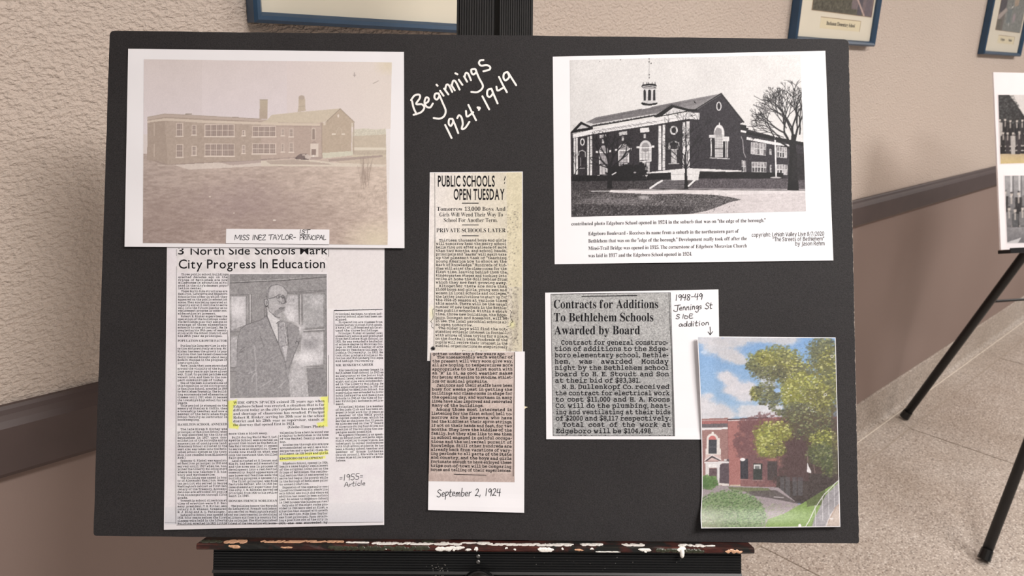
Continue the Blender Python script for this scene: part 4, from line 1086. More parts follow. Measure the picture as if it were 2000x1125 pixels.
for q in ([(360, 320), (358, 385), (400, 490), (452, 610)], [(455, 450), (458, 605)], [(515, 450), (540, 620)], [(440, 450), (470, 425), (495, 432)], [(530, 480), (545, 615)], [(606, 620), (612, 600), (628, 608), (634, 624)]): cv.line(Q(q), 1.0, (70, 68, 72), .95)
cv.poly(Q([(385, 330), (365, 290), (345, 300), (335, 240), (350, 225), (362, 232), (370, 160), (400, 122), (450, 112), (500, 130), (530, 170), (535, 190), (520, 215), (524, 280), (515, 330), (480, 360), (485, 415), (430, 395)]), (168, 166, 169), .97, tex=8, cell=3, oct=3)
cv.poly(Q([(345, 225), (352, 170), (385, 125), (400, 122), (375, 190), (372, 230)]), (122, 120, 123), .8, tex=14, cell=2); cv.poly(Q([(440, 330), (515, 300), (510, 340), (470, 358), (430, 390), (410, 370)]), (140, 138, 141), .8); cv.poly(Q([(485, 215), (524, 215), (520, 280), (490, 275)]), (140, 138, 141), .6)
for q in ([(370, 180), (376, 145), (400, 122), (450, 112), (500, 132), (530, 172), (540, 195)], [(372, 236), (420, 225), (440, 215)], [(472, 212), (485, 212)], [(455, 200), (475, 198)], [(450, 250), (470, 262), (462, 285)], [(508, 222), (516, 265), (506, 278), (484, 276), (478, 262)], [(462, 322), (478, 310), (500, 316), (512, 314)], [(470, 325), (500, 322)], [(338, 242), (334, 270), (350, 305), (366, 300)], [(338, 240), (362, 236), (370, 262), (372, 290), (352, 300)], [(350, 255), (360, 270), (352, 285)], [(368, 300), (378, 340), (430, 390), (470, 400)], [(520, 230), (524, 270)]): cv.line(Q(q), .95, (58, 56, 60), .95)
cv.ring(*Q([(455, 220)])[0], 3.6, 2.8, .8, (62, 60, 64)); cv.ring(*Q([(496, 218)])[0], 2.8, 2.6, .8, (62, 60, 64)); cv.ell(*Q([(458, 221)])[0], 1.4, 1, (70, 68, 72), .9); cv.ell(*Q([(498, 219)])[0], 1.2, 1, (70, 68, 72), .9)
x, y = Q([(440, 160)])[0]; cv.ell(x, y, 14, 8, (186, 184, 187), .6, .8); x, y = Q([(430, 290)])[0]; cv.ell(x, y, 9, 7, (186, 184, 187), .5, .8)
cv.poly(Q([(580, 840), (600, 780), (680, 820), (720, 1080), (560, 1082), (545, 900)]), (182, 180, 184), .7, tex=24, cell=2.5, oct=3); cv.poly(Q([(700, 840), (860, 835), (868, 1075), (722, 1078)]), (134, 132, 135), .85, tex=12, cell=3)
cv.grain(13, 1.0); cv.grain(6, 3)
raster('printed_portrait', art, cv, [(448, 536.8), (638, 536), (639.3, 774.5), (449.5, 777.5)], posw(wA, .00018), 1.0, gain=1.16)

# ---- sepia school print, top left
QP = [(250.3, 95.2), (789, 101.4), (790, 484.8), (243.2, 481.7)]
def wP(xy): x, y = xy[:, 0], xy[:, 1]; return .0011 + .0022 * ramp01((y - 420) / 65) * (.6 + .4 * np.sin(x / 90.0)) + .0011 * ramp01((300 - x) / 60) * np.sin(y / 55.0) ** 2 + .0008 * ramp01((x - 740) / 50) * np.sin(y / 70.0) ** 2
p1 = sheet('photo_print', QP, wP, M['paper'], n=70); tag(p1, 'faded sepia print of a long school building, upper left on the black board', 'photograph')
cv = Canvas(238, 110, 772, 482, (222, 213, 212)); Z5 = T_(6.25, 270, 170); Z6 = T_(6.252, 510, 170)
cv.grad([(238, 110), (772, 110), (772, 262), (238, 262)], (219, 209, 209), (227, 219, 226), tex=3, cell=20); cv.grad([(560, 110), (772, 110), (772, 262), (560, 262)], (223, 212, 212), (227, 218, 208), 0, .75)
cv.poly([(238, 300), (772, 300), (772, 482), (238, 482)], (176, 160, 152))
W = cv.win(238, 300, 772, 482); yy = (cv.Y[W[0]] - 320) / 160; xx = (cv.X[:, W[1]] - 280) / 480
gcol = np.array([186, 169, 160.]) * (1 - np.clip(yy, 0, 1))[..., None] + np.array([164, 145, 138.]) * np.clip(yy, 0, 1)[..., None] + np.clip(xx - .45, 0, 1)[..., None] * np.array([48, 50, 40.]) * .9 + np.clip(.25 - xx, 0, 1)[..., None] * np.array([-30, -28, -24.]) * 1.6
cv.a[W] = gcol + (fbm(gcol.shape[0], gcol.shape[1], (7, 22), 4)[..., None] - .5) * 44 + (fbm(gcol.shape[0], gcol.shape[1], (3, 6), 2)[..., None] - .5) * 22 * np.clip(yy + .25, 0, 1)[..., None]
cv.ell(470, 400, 75, 34, (140, 120, 124), .4, .9, .8, 12); cv.ell(330, 430, 60, 40, (132, 112, 106), .35, .9, .6, 12); cv.ell(560, 430, 90, 35, (150, 132, 126), .35, .9, .6, 12); cv.ell(735, 470, 40, 26, (226, 216, 188), .7, .9, .4)
# horizon on the right
cv.rect(688, 258, 772, 312, (202, 192, 172), tex=6); cv.poly(Z6([(1120, 520), (1260, 505), (1400, 520), (1520, 505), (1525, 600), (1120, 600)]), (206, 202, 186), tex=14, cell=2); cv.poly(Z6([(1120, 600), (1525, 580), (1525, 740), (1120, 745)]), (194, 182, 164), tex=5)
cv.rect(690, 288, 754, 293, (220, 212, 196)); cv.rect(690, 294, 754, 302, (186, 174, 158), tex=8); cv.poly(Z6([(820, 880), (1200, 850), (1480, 830), (1490, 850), (1210, 890), (830, 912)]), (166, 150, 142)); cv.poly(Z6([(900, 910), (1525, 850), (1525, 945), (1100, 940)]), (196, 182, 166), tex=6)
# building
wallc = (176, 160, 148)
cv.poly(Z5([(113, 370), (325, 330), (1630, 400), (1630, 885), (780, 925), (370, 948), (110, 890)]), wallc, tex=7, cell=4); cv.poly(Z5([(113, 400), (325, 420), (360, 945), (110, 890)]), (164, 148, 136), .8, tex=6)
cv.poly(Z6([(0, 400), (750, 420), (750, 860), (300, 862), (0, 885)]), (186, 168, 158), tex=6); cv.poly(Z6([(400, 470), (620, 475), (600, 855), (400, 860)]), (176, 158, 148), .6, tex=6)
cv.poly(Z5([(113, 368), (325, 328), (800, 355), (1630, 402), (1630, 424), (800, 385), (330, 362), (113, 402)]), (188, 172, 162)); cv.poly(Z5([(113, 412), (330, 380), (800, 405), (1630, 432), (1630, 462), (800, 438), (330, 408), (113, 436)]), (212, 198, 184)); cv.line(Z5([(113, 405), (330, 372), (800, 396), (1630, 428)]), 1.0, (158, 142, 132), .8)
cv.poly(Z6([(0, 432), (720, 446), (720, 472), (0, 462)]), (214, 200, 184)); cv.line(Z6([(0, 474), (715, 482)]), .8, (156, 140, 130), .8); cv.line(Z5([(113, 368), (325, 327), (800, 352), (1500, 390)]), 1.0, (160, 146, 134))
cv.rect(362, 221.6, 375, 223.6, (150, 138, 128)); cv.rect(453, 227.8, 466, 230, (160, 146, 136))
cv.poly(Z6([(75, 400), (130, 340), (440, 308), (965, 262), (1140, 430), (1100, 440), (965, 300), (790, 420), (700, 440), (0, 432)]), (205, 193, 174), tex=4); cv.poly(Z6([(965, 270), (1138, 430), (1105, 440), (1100, 832), (745, 850), (742, 440), (800, 420)]), (184, 168, 150), tex=6, cell=3)
cv.line(Z6([(800, 420), (965, 264), (1140, 430)]), 1.3, (150, 136, 122)); cv.line(Z6([(740, 440), (742, 850)]), 1.2, (158, 142, 132)); cv.poly(Z6([(748, 805), (1120, 780), (1122, 835), (750, 872)]), (208, 206, 188), tex=6); cv.rect(690, 240, 691.5, 300, (168, 152, 138))
x, y = Z6([(943, 352)])[0]; cv.ell(x, y, 1.8, 3.2, (228, 218, 208)); cv.poly(Z6([(760, 428), (788, 428), (788, 468), (760, 468)]), (214, 202, 188)); cv.rect(686, 240, 690, 248, (212, 202, 186)); cv.rect(648, 260.5, 656, 263.5, (222, 212, 198)); cv.rect(667, 260.5, 674, 263.5, (222, 212, 198)); cv.ring(662.5, 260, 5, 11, .8, (202, 190, 174), .8, 0, 180)
cv.grad([(507.5, 194.5), (522.5, 194.5), (522.5, 232.5), (507, 232)], (188, 176, 156), (176, 160, 146), tex=4); cv.line([(507.5, 195), (522.5, 195)], 1.2, (160, 148, 134))
cv.poly(Z6([(455, 150), (470, 120), (500, 108), (525, 122), (538, 155), (536, 230), (545, 290), (445, 305), (458, 230)]), (192, 178, 160), tex=4); cv.ell(589, 190.5, 6, 4.2, (178, 164, 152)); cv.line([(583, 208), (596, 207)], 1, (160, 148, 132), .7)
def sash(x0, y0, x1, y1, cols, rows=2, dark=(142, 126, 120), light=(226, 212, 202)):
    cv.rect(x0 - 1, y0 - 1, x1 + 1, y1 + 1, light, .85); w = (x1 - x0) / cols
    for i in range(cols):
        cv.rect(x0 + i * w + .5, y0 + .5, x0 + (i + 1) * w - .7, y1 - .5, dark, .9)
        for m in (1, 2): cv.line([(x0 + i * w + m * w / 3, y0), (x0 + i * w + m * w / 3, y1)], .6, light, .5)
    for r in range(1, rows): cv.line([(x0, y0 + (y1 - y0) * r / rows), (x1, y0 + (y1 - y0) * r / rows)], 1.1, light, .9)
    for r in (.25, .75): cv.line([(x0, y0 + (y1 - y0) * r), (x1, y0 + (y1 - y0) * r)], .5, light, .5)
    cv.line([(x0 - 1.5, y1 + 1), (x1 + 1.5, y1 + 1)], 1.8, (232, 220, 210))
for a in ((344.8, 241, 356.8, 265.5, 1), (344.8, 282.5, 356.8, 306.5, 1), (375.3, 245, 382.8, 263, 1), (375.3, 286, 382.8, 303, 1), (400.5, 243.5, 457, 266, 5), (400.5, 281.5, 457, 304.5, 5), (473.5, 255, 478, 264.5, 1), (473.5, 284, 478, 299, 1), (493.3, 247, 538, 266.5, 4), (493.3, 281, 538, 300, 4)): sash(*a)
for a in ((550, 252, 554.5, 264.5), (565.5, 252, 572, 266.5), (550, 281, 554.5, 296), (565.5, 279, 572.5, 296.5)): sash(*a, 1, dark=(158, 142, 134), light=(206, 192, 182))
for y in (241, 282): cv.line([(301, y), (301, y + 24)], 1.3, (206, 192, 180), .9)
cv.rect(608.5, 253, 616.5, 273, (208, 196, 184)); cv.ell(612.5, 253, 4, 3.5, (208, 196, 184)); cv.rect(610, 254, 615, 272, (146, 130, 122)); cv.ell(612.5, 254, 2.6, 2.4, (146, 130, 122)); cv.rect(606.5, 280, 622, 306.5, (220, 208, 198)); cv.poly(Z6([(600, 690), (645, 655), (695, 690)]), (168, 150, 142)); cv.rect(608.5, 291, 617, 303, (140, 122, 116)); cv.ell(612, 304.5, 2, 2, (238, 232, 226))
cv.poly(Z5([(150, 880), (360, 945), (780, 920), (1300, 900), (1625, 876), (1625, 885), (1200, 915), (780, 932), (370, 955), (250, 930)]), (146, 130, 124), .8); cv.poly(Z6([(0, 878), (400, 858), (740, 855), (740, 862), (400, 868), (0, 888)]), (142, 126, 122), .7)
cv.poly(Z5([(430, 950), (980, 920), (1150, 957), (1625, 900), (1625, 960), (1100, 985), (620, 1010)]), (216, 204, 196), tex=5); cv.poly(Z5([(240, 955), (440, 948), (440, 955), (240, 965)]), (204, 192, 182), .8); cv.poly(Z5([(1010, 922), (1500, 890), (1600, 915), (1160, 955)]), (178, 162, 158), .8, tex=4)
cv.poly(Z6([(0, 900), (560, 880), (900, 925), (1525, 948), (1525, 972), (700, 970), (0, 965)]), (216, 206, 192), tex=4); cv.poly(Z6([(60, 905), (400, 885), (820, 935), (860, 948), (120, 945)]), (176, 160, 150), .85, tex=4); cv.poly(Z6([(540, 862), (760, 860), (720, 885), (600, 890)]), (160, 142, 138), .7)
x, y = Z6([(500, 855)])[0]; cv.poly(Z6([(412, 870), (440, 838), (480, 815), (560, 815), (590, 840), (604, 870), (580, 890), (430, 884)]), (112, 98, 96), tex=8); cv.poly(Z6([(530, 835), (560, 818), (600, 840), (610, 870), (590, 882), (540, 870)]), (212, 200, 192), .9, tex=14, cell=1); cv.rect(590, 301.5, 596, 304, (190, 176, 168)); cv.ell(579, 309, 1.6, 1.6, (84, 74, 74)); cv.ell(594, 310.5, 1.6, 1.6, (84, 74, 74))
for i in range(26):
    a = 712 + random.uniform(-8, 8); b = a + random.uniform(-10, 10); y0 = 357 + random.uniform(-8, 14); cv.line([(a, y0), ((a + b) / 2 + random.uniform(-2, 2), y0 - 25), (b, y0 - random.uniform(36, 55))], .8, (138, 122, 112), .5)
for i in range(160): a = 690 + random.uniform(-6, 70); y0 = random.uniform(362, 415); cv.line([(a, y0), (a + random.uniform(-6, 6), y0 - random.uniform(3, 9))], .8, random.choice([(136, 120, 110), (196, 180, 164)]), .35)
cv.poly([(280, 110), (394.5, 110), (394.5, 482), (238, 482), (238, 300)], (150, 138, 128), .06); cv.ell(536, 430, 3.2, 1.4, (230, 220, 212)); cv.ell(410, 384, 2.2, 1.2, (226, 216, 206)); cv.ell(457, 416, 1.5, 1, (226, 216, 206)); cv.line([(692, 142), (692.5, 150)], 1.3, (122, 110, 112), .8); cv.line([(690, 147), (695, 147)], 1, (122, 110, 112), .8); cv.line([(729, 163), (739, 158)], 1.3, (150, 138, 132), .8)
cv.poly([(753.7, 252), (790, 250), (790, 482), (757.3, 482)], (236, 232, 233)); cv.poly([(765, 110), (772, 110), (772, 255), (764, 255)], (236, 232, 233)); cv.ell(757, 128, 16, 12, (222, 210, 180), .6, .9, .5)
cv.grain(3.5, 1.2); cv.a[:, :] = cv.a * .84 + np.array([226, 214, 210]) * .16
raster('printed_photo', p1, cv, [(281, 115.8), (765.6, 121.8), (757.4, 478.3), (279, 474.6)], posw(wP, .00018), 1.12, gain=.97)
lq = [(441.8, 447), (643.4, 448.3), (643.2, 477.4), (441, 475)]
wL = lambda xy: wP(xy) + .0005 + .0004 * ramp01((xy[:, 1] - 465) / 12)
lab = sheet('paper_label', lq, wL, M['paper'], n=24); tag(lab, 'narrow white strip with pen-written name over the bottom of the sepia print', 'label')
kp = Ink(); pen(kp, 'MISS INEZ TAYLOR-', 458, 468.5, 578, 467.5, 9.5, 1.1); pen(kp, '1ST', 584, 456, 605, 455.5, 7, 1.0); pen(kp, 'PRINCIPAL', 585, 468.3, 637, 467.8, 8.6, 1.05); kp.rule(586, 458.3, 605, 457.8, .9); kp.build('handwritten_name', lab, posw(wL, .00018), M['pen'])

# ---- black and white school print, top right
QR = [(1079.6, 110.7), (1612, 99.2), (1627.7, 508.6), (1083.3, 516)]
def wR(xy): x, y = xy[:, 0], xy[:, 1]; return .0005 + .0012 * ramp01((y - 470) / 45) * (.5 + .5 * np.cos(x / 110.0)) + .0004 * ramp01((x - 1580) / 40)
p2 = sheet('photo_print', QR, wR, M['paper'], n=44); tag(p2, 'white page with crisp black and white school photograph, upper right on black board', 'photograph')
cv = Canvas(1108, 100, 1580, 428, (229, 227, 227)); A1 = T_(6.25, 1105, 100); A2 = T_(6.248, 1335, 100); A3 = T_(6.25, 1105, 250); A4 = T_(6.248, 1335, 250)
DK, BR, WH = (22, 20, 23), (52, 48, 54), (236, 234, 236)
cv.a += (fbm(cv.h, cv.w, 90, 2)[..., None] - .5) * 10; cv.grad([(1108, 100), (1130, 100), (1130, 300), (1108, 300)], (216, 214, 214), (229, 227, 227), 0, .5)
# ground
cv.poly([(1108, 345), (1580, 345), (1580, 372), (1108, 372)], (74, 70, 72), tex=20, cell=2); cv.poly([(1108, 370), (1580, 369), (1580, 430), (1108, 430)], (226, 220, 222), tex=7, cell=(6, 20)); cv.poly([(1340, 384), (1580, 376), (1580, 420), (1360, 424)], (206, 198, 200), .6, tex=16, cell=(4, 14))
cv.poly([(1108, 368), (1150, 372), (1200, 376), (1270, 379), (1335, 378), (1400, 381), (1432, 386), (1448, 390), (1425, 395), (1405, 403), (1380, 412), (1345, 419), (1108, 430)], (92, 88, 90), tex=66, cell=(1.6, 3.2), oct=3); cv.poly([(1108, 398), (1360, 404), (1345, 419), (1108, 430)], (54, 50, 53), .55, tex=50, cell=2); cv.poly([(1108, 350), (1200, 356), (1190, 376), (1108, 398)], (72, 68, 70), .8, tex=40, cell=2)
cv.ell(1258, 386, 9, 4, (196, 192, 194), .8, .4, .8, 2); cv.ell(1200, 392, 50, 5, (158, 152, 156), .45, .8, .9, 3); cv.line([(1155, 373.5), (1230, 373), (1345, 372)], 1.3, WH, .9)
for _ in range(420): x, y = random.uniform(1116, 1440), random.uniform(380, 421); cv.line([(x, y), (x + random.uniform(-2, 2.5), y - random.uniform(.5, 2.5))], .9, random.choice([(186, 182, 184), (24, 22, 24), (140, 136, 138)]), .6)
cv.line([(1120, 370.5), (1270, 371), (1345, 370.5), (1574, 371.5)], 1.4, (58, 54, 56), .9); cv.poly([(1117, 352), (1265, 352), (1288, 352), (1268, 368.5), (1117, 370)], (64, 60, 63), tex=26, cell=1.6); cv.poly([(1345, 368), (1364, 349), (1574, 347), (1574, 369.5)], (88, 82, 87), tex=26, cell=1.4); cv.line([(1345, 368.6), (1574, 369.4)], 1.4, (150, 144, 148))
cv.poly([(1292, 352), (1340, 350), (1340, 368), (1272, 368)], (112, 108, 112), tex=22, cell=1.2)
for i in range(5): cv.line([(1290 - 3.6 * i, 354.5 + 3.2 * i), (1338, 353.6 + 3.3 * i)], .9, (48, 44, 48), .9)
cv.line([(1270, 367.5), (1284, 358), (1293, 353)], 3.6, WH); cv.line([(1345, 363), (1358, 351)], 3.6, WH)
# rear wing
cv.poly([(1444, 244), (1458, 252), (1575, 283), (1577, 349), (1444, 349)], BR, tex=15, cell=1.4); cv.poly([(1456, 256), (1575, 279), (1575, 286), (1456, 262)], DK, tex=8); cv.poly([(1458, 267.5), (1549, 284), (1549, 286.5), (1515, 283.5), (1458, 272.5)], WH)
def bw(x0, y0, x1, y1, n, sl=.1):
    cv.rect(x0, y0, x1, y1, (214, 212, 214), sl=sl); w = (x1 - x0) / n
    for i in range(n): cv.rect(x0 + w * i + .9, y0 + .8 + sl * w * i, x0 + w * (i + 1) - .5, (y0 + y1) / 2 - .6 + sl * w * i, (126, 122, 126), .7, tex=60); cv.rect(x0 + w * i + .9, (y0 + y1) / 2 + 1 + sl * w * i, x0 + w * (i + 1) - .5, y1 - .8 + sl * w * i, random.choice([(30, 28, 32), (178, 174, 178), (64, 60, 64)]), .75, tex=50)
bw(1466.5, 277.5, 1496, 301, 5); bw(1468, 316, 1497, 336, 5, .03); bw(1503, 291, 1507, 302, 1); bw(1504, 322, 1507, 337, 1); bw(1517, 286, 1537, 307, 4); bw(1517, 321, 1538, 341, 4, .02)
cv.line(A4([(700, 100), (722, 150), (735, 300), (760, 360)]), 1.4, (176, 172, 176), .9); bw(1448, 313, 1457, 336, 2)
cv.poly(A2([(650, 885), (740, 900), (765, 905), (765, 935), (800, 940), (765, 970), (700, 965), (650, 950)]), DK); cv.poly(A2([(650, 885), (690, 893), (690, 955), (650, 945)]), WH); cv.line(A2([(650, 918), (690, 925)]), .8, DK); cv.poly(A2([(697, 960), (765, 975), (765, 1000), (697, 985)]), WH)
# main roof
cv.poly([(1144, 239), (1164.5, 229), (1255, 212), (1345, 194.5), (1409, 182.5), (1362, 215), (1345, 219), (1311.4, 204), (1280, 224), (1156, 245)], (126, 123, 126), tex=16, cell=(1.2, 5)); cv.poly([(1330, 198), (1409, 182.5), (1366, 210), (1345, 216), (1330, 210)], (158, 155, 158), .6, tex=18, cell=1.5)
for _ in range(20): y = random.uniform(0, 1); cv.line([(1160 + 10 * y, 231 + 10 * y), (1400 - 40 * y, 184 + 22 * y)], .6, (92, 88, 92), .3)
# gable end and long front
cv.poly([(1346, 219), (1362, 214), (1408.6, 182.5), (1452.6, 238.5), (1446, 241), (1449, 335), (1346, 330)], BR, tex=18, cell=1.5, oct=3); cv.poly([(1116, 262), (1158, 252), (1346, 224), (1347, 332), (1118, 345)], (46, 42, 47), tex=17, cell=1.5, oct=3)
cv.line(A2([(150, 712), (460, 517), (735, 865)]), 2.4, DK); cv.line(A2([(140, 724), (455, 530)]), .9, (150, 146, 150), .7)
cv.poly([(1116.5, 262.5), (1158, 252.5), (1285, 230), (1345, 219.5), (1366, 220.5), (1366, 233.5), (1345, 232), (1285, 242.5), (1158, 262), (1117, 270)], WH, tex=10, cell=2); cv.line([(1158, 256), (1285, 236.5), (1345, 226.5)], .7, (120, 116, 120), .7)
for x in np.arange(1160, 1280, 3.2): cv.line([(x, 256 - (x - 1158) * .16 + random.uniform(-2, 2)), (x + 4, 257 - (x - 1158) * .16 + random.uniform(0, 3))], .9, (58, 54, 58), .6)
cv.line([(1156, 246.5), (1200, 239.5), (1285, 224.5)], 2.6, DK); cv.line([(1156, 243.3), (1281, 222.5)], 1.6, WH, .95)
for x in np.arange(1164, 1280, 8.6): cv.rect(x, 243 - (x - 1158) * .168, x + 1.4, 245.4 - (x - 1158) * .168, (40, 36, 40), .8)
cv.poly([(1114, 259), (1134.5, 237), (1158, 248.5), (1158, 252.5), (1118, 260)], DK); cv.poly([(1127, 252.5), (1135.5, 243), (1151, 249.3)], (206, 204, 206)); cv.poly([(1145, 238.5), (1157, 240.5), (1157, 246), (1150, 243)], (222, 220, 222), .8)
cv.poly([(1276, 228), (1311.4, 202.5), (1346, 213), (1362, 213), (1362, 217), (1346, 217.5), (1282, 229.5)], DK); cv.poly([(1294, 225.5), (1315, 210), (1340, 216.5)], (214, 212, 214), tex=10); cv.line([(1280, 225), (1311.5, 204), (1345, 212)], .8, (168, 164, 168), .8)
for a, b, y0, y1, y0b in ((1120.5, 1124, 270, 340, 0), (1125.2, 1128.3, 269, 341, 0), (1147, 1150.7, 267, 342, 0), (1152.5, 1156.3, 265.5, 342, 0), (1286, 1291.6, 245.5, 332, 0), (1294, 1299.2, 244, 332, 0), (1333, 1338.5, 238.5, 331, 0), (1340.5, 1347, 237, 331, 0)): cv.rect(a, y0, b, y1, (226, 224, 226), tex=22)
for _ in range(110): x = random.choice([1288, 1297, 1336, 1344, 1149, 1155, 1122]); y = random.uniform(245, 330); cv.line([(x - 3, y), (x + 3, y + random.uniform(-3, 3))], .6, (70, 66, 70), .5)
for c in ((1137.5, 277.3, 3.6, 6.2, 1.9), (1316, 254.5, 6.2, 7.4, 2.9), (1404, 207.5, 4.2, 8.0, 1.9)): cv.ring(*c, (224, 222, 224)); cv.ell(c[0], c[1], c[2] * .55, c[3] * .6, (34, 30, 34))
def arch(x0, x1, yt, ys, yb, light):
    r = (x1 - x0) / 2; cx_ = (x0 + x1) / 2; cv.rect(x0, ys, x1, yb, light, tex=24); cv.ell(cx_, ys, r, ys - yt, light); cv.ell(cx_, ys, r * .66, (ys - yt) * .66, (140, 137, 140), .8, tex=.3); cv.rect(x0 - .5, ys - .5, x1 + .5, ys + 1.4, (240, 238, 240))
    for i in range(1, 4): x = x0 + (x1 - x0) * i / 4; cv.line([(x, ys + 1), (x, yb)], .7, (96, 92, 96), .75)
    for y in np.arange(ys + 6, yb, 6.5): cv.line([(x0, y), (x1, y)], .7, (110, 106, 110), .7)
    cv.line([(x0 + .8, ys), (x0 + .8, yb)], 1.5, WH); cv.line([(x1 - .8, ys), (x1 - .8, yb)], 1.5, WH)
for x0, x1, yt, ys, yb, c in ((1170, 1188, 284, 297, 320, (176, 172, 176)), (1207.5, 1228.5, 281, 293, 317, (190, 187, 190)), (1249, 1272.5, 274, 288, 313, (214, 212, 214))):
    arch(x0, x1, yt, ys, yb, c); cv.rect(x0 - 6, ys - 2.2, x0, ys + 1.6, WH); cv.rect(x1, ys - 4, x1 + 5.5, ys, WH)
cv.poly(A3([(900, 405), (1045, 395), (1050, 410), (905, 418)]), WH); cv.rect(1255, 317, 1269, 343, (200, 198, 200), tex=16); cv.line([(1262, 317), (1262, 342)], 1, (58, 54, 58))
for y in (323, 329, 335): cv.line([(1255, y), (1269, y)], .7, (90, 86, 90), .7)
cv.rect(1171, 322, 1187, 341, (198, 195, 198), tex=24)
for x in (1176, 1182): cv.line([(x, 322), (x, 341)], .8, (92, 88, 92), .8)
cv.rect(1209, 318, 1227, 330, (176, 173, 176), tex=40)
cv.poly([(1250, 250.5), (1267.5, 249), (1268, 257.5), (1250.5, 259)], (232, 230, 232)); cv.poly([(1209, 258), (1224.5, 256), (1225, 263), (1209.5, 265)], (206, 204, 206), tex=30, cell=1.5); cv.poly([(1171, 264), (1185, 262), (1185, 268), (1171, 270)], (196, 194, 196), tex=34, cell=1.5)
for x, y in ((1259, 266), (1216.5, 271), (1178, 276)): cv.rect(x - 1.8, y - 4, x + 2, y + 4, (214, 212, 214), .9, tex=20)
cv.line([(1130, 303), (1131, 296), (1137.5, 293.5), (1143, 297), (1143.5, 306)], 1.4, (198, 196, 198)); cv.line([(1134, 308), (1134.5, 328)], 1, (164, 160, 164)); cv.line([(1132, 329), (1142, 328.5)], 1.3, (178, 176, 178))
cv.line([(1306, 285), (1307, 279), (1316, 275.5), (1325, 279), (1326, 286)], 2.2, (206, 204, 206)); cv.rect(1305, 284, 1310, 292, (196, 194, 196)); cv.rect(1322, 284, 1327, 292, (186, 184, 186)); cv.rect(1310.5, 291, 1322, 319, (190, 188, 190), tex=46); cv.line([(1306, 320), (1326, 319.5)], 1.3, (186, 184, 186))
# big window in the gable
cv.rect(1396.5, 262, 1412, 307, (210, 208, 210), tex=10); cv.ell(1404.5, 261, 10.3, 17.5, (232, 230, 232)); cv.ell(1402.5, 264, 8, 15.5, (150, 147, 150), .9, tex=.3); cv.rect(1394, 263, 1415, 268, (196, 194, 196), .6, tex=40); cv.rect(1396.5, 268, 1412, 307, (208, 206, 208), tex=8)
for x in (1399.5, 1402.5, 1405.5, 1408.5): cv.line([(x, 252), (x, 307)], .6, (100, 96, 100), .7)
for y in np.arange(272, 306, 5): cv.line([(1396.5, y), (1412, y + .4)], .6, (100, 96, 100), .75)
cv.line([(1396.5, 290), (1412, 290.5)], 1.4, (54, 50, 54)); cv.rect(1388, 270, 1390, 306, WH); cv.rect(1391, 270, 1395, 306, (34, 30, 34)); cv.rect(1413, 270, 1415.5, 307, (30, 28, 32)); cv.rect(1416.5, 272, 1422, 308, (196, 194, 196), tex=20)
cv.line([(1419, 272), (1419, 308)], 1, (70, 66, 70)); cv.rect(1385, 263.5, 1396, 269, (220, 218, 220), tex=18); cv.rect(1412, 267, 1424, 276, (226, 224, 226), tex=10); cv.rect(1403.8, 239.5, 1405.8, 246, WH); cv.poly([(1385.5, 307.5), (1425.5, 309.5), (1425.5, 311), (1385.5, 309)], (214, 212, 214))
# base, hedges, shrubs
cv.poly([(1271, 336), (1310, 331.5), (1347, 328.5), (1347, 352), (1311, 352), (1310, 340), (1271, 341)], (226, 224, 225), tex=9, cell=3); cv.poly([(1347, 328.5), (1448, 333), (1448, 336), (1366, 336), (1364, 352), (1347, 352)], (226, 224, 225), tex=9); cv.line([(1312, 341), (1364, 340)], .7, (150, 146, 148), .8)
cv.poly([(1265, 339), (1310, 337), (1310.5, 349.5), (1263, 352)], (20, 18, 20), tex=8); cv.poly([(1367, 334.5), (1500, 336.5), (1530, 338), (1530, 349), (1364, 349)], (20, 18, 20), tex=8); cv.poly([(1117, 343), (1190, 342), (1262, 344), (1264, 353), (1117, 354)], (24, 22, 25), tex=10)
cv.ell(1222, 337, 36, 16, (22, 20, 23), 1, .1, .7, 4); cv.ell(1250, 334, 14, 16, (24, 22, 25), 1, .1, .8, 3); cv.ell(1240, 337, 2.5, 1.6, (170, 166, 170)); cv.line([(1196, 341), (1203, 337)], 2.2, WH, .9)
cv.poly([(1114, 258), (1119, 261), (1121, 346), (1115, 352)], (40, 36, 40), .8, tex=14)
# cupola
cv.poly(A1([(932, 640), (1110, 640), (1105, 655), (1030, 690), (935, 708)]), (232, 230, 232)); cv.poly(A1([(918, 640), (935, 625), (1105, 620), (1122, 638), (1095, 655), (1020, 665), (945, 660)]), DK); cv.poly(A1([(925, 622), (945, 605), (1100, 602), (1118, 628), (1020, 645)]), (210, 208, 210)); cv.line(A1([(925, 630), (1020, 645), (1118, 632)]), 1, DK)
cv.poly(A1([(940, 440), (1108, 440), (1104, 608), (942, 608)]), (224, 222, 224), tex=10)
for cx_, w in ((963, 14), (1023, 19), (1080, 13)): cv.poly(A1([(cx_ - w, 490), (cx_ - w * .7, 472), (cx_, 466), (cx_ + w * .7, 472), (cx_ + w, 490), (cx_ + w, 602), (cx_ - w, 602)]), (34, 32, 35))
cv.poly(A1([(922, 428), (935, 408), (1020, 395), (1095, 400), (1113, 424), (1100, 445), (1020, 436), (935, 446)]), DK); cv.line(A1([(940, 432), (1020, 422), (1103, 432)]), 1.6, (214, 212, 214)); cv.line(A1([(945, 452), (1104, 452)]), 1.0, (90, 86, 90))
for x in (945, 990, 1010, 1055, 1090): cv.line(A1([(x, 400), (x, 382)]), 1.3, (60, 56, 60))
cv.line(A1([(1018, 90), (1018, 330)]), .7, (90, 86, 90), .6)
for y in (92, 130, 286, 324): x_, y_ = A1([(1018, y)])[0]; cv.ell(x_, y_, 1, 1.3, (44, 40, 44))
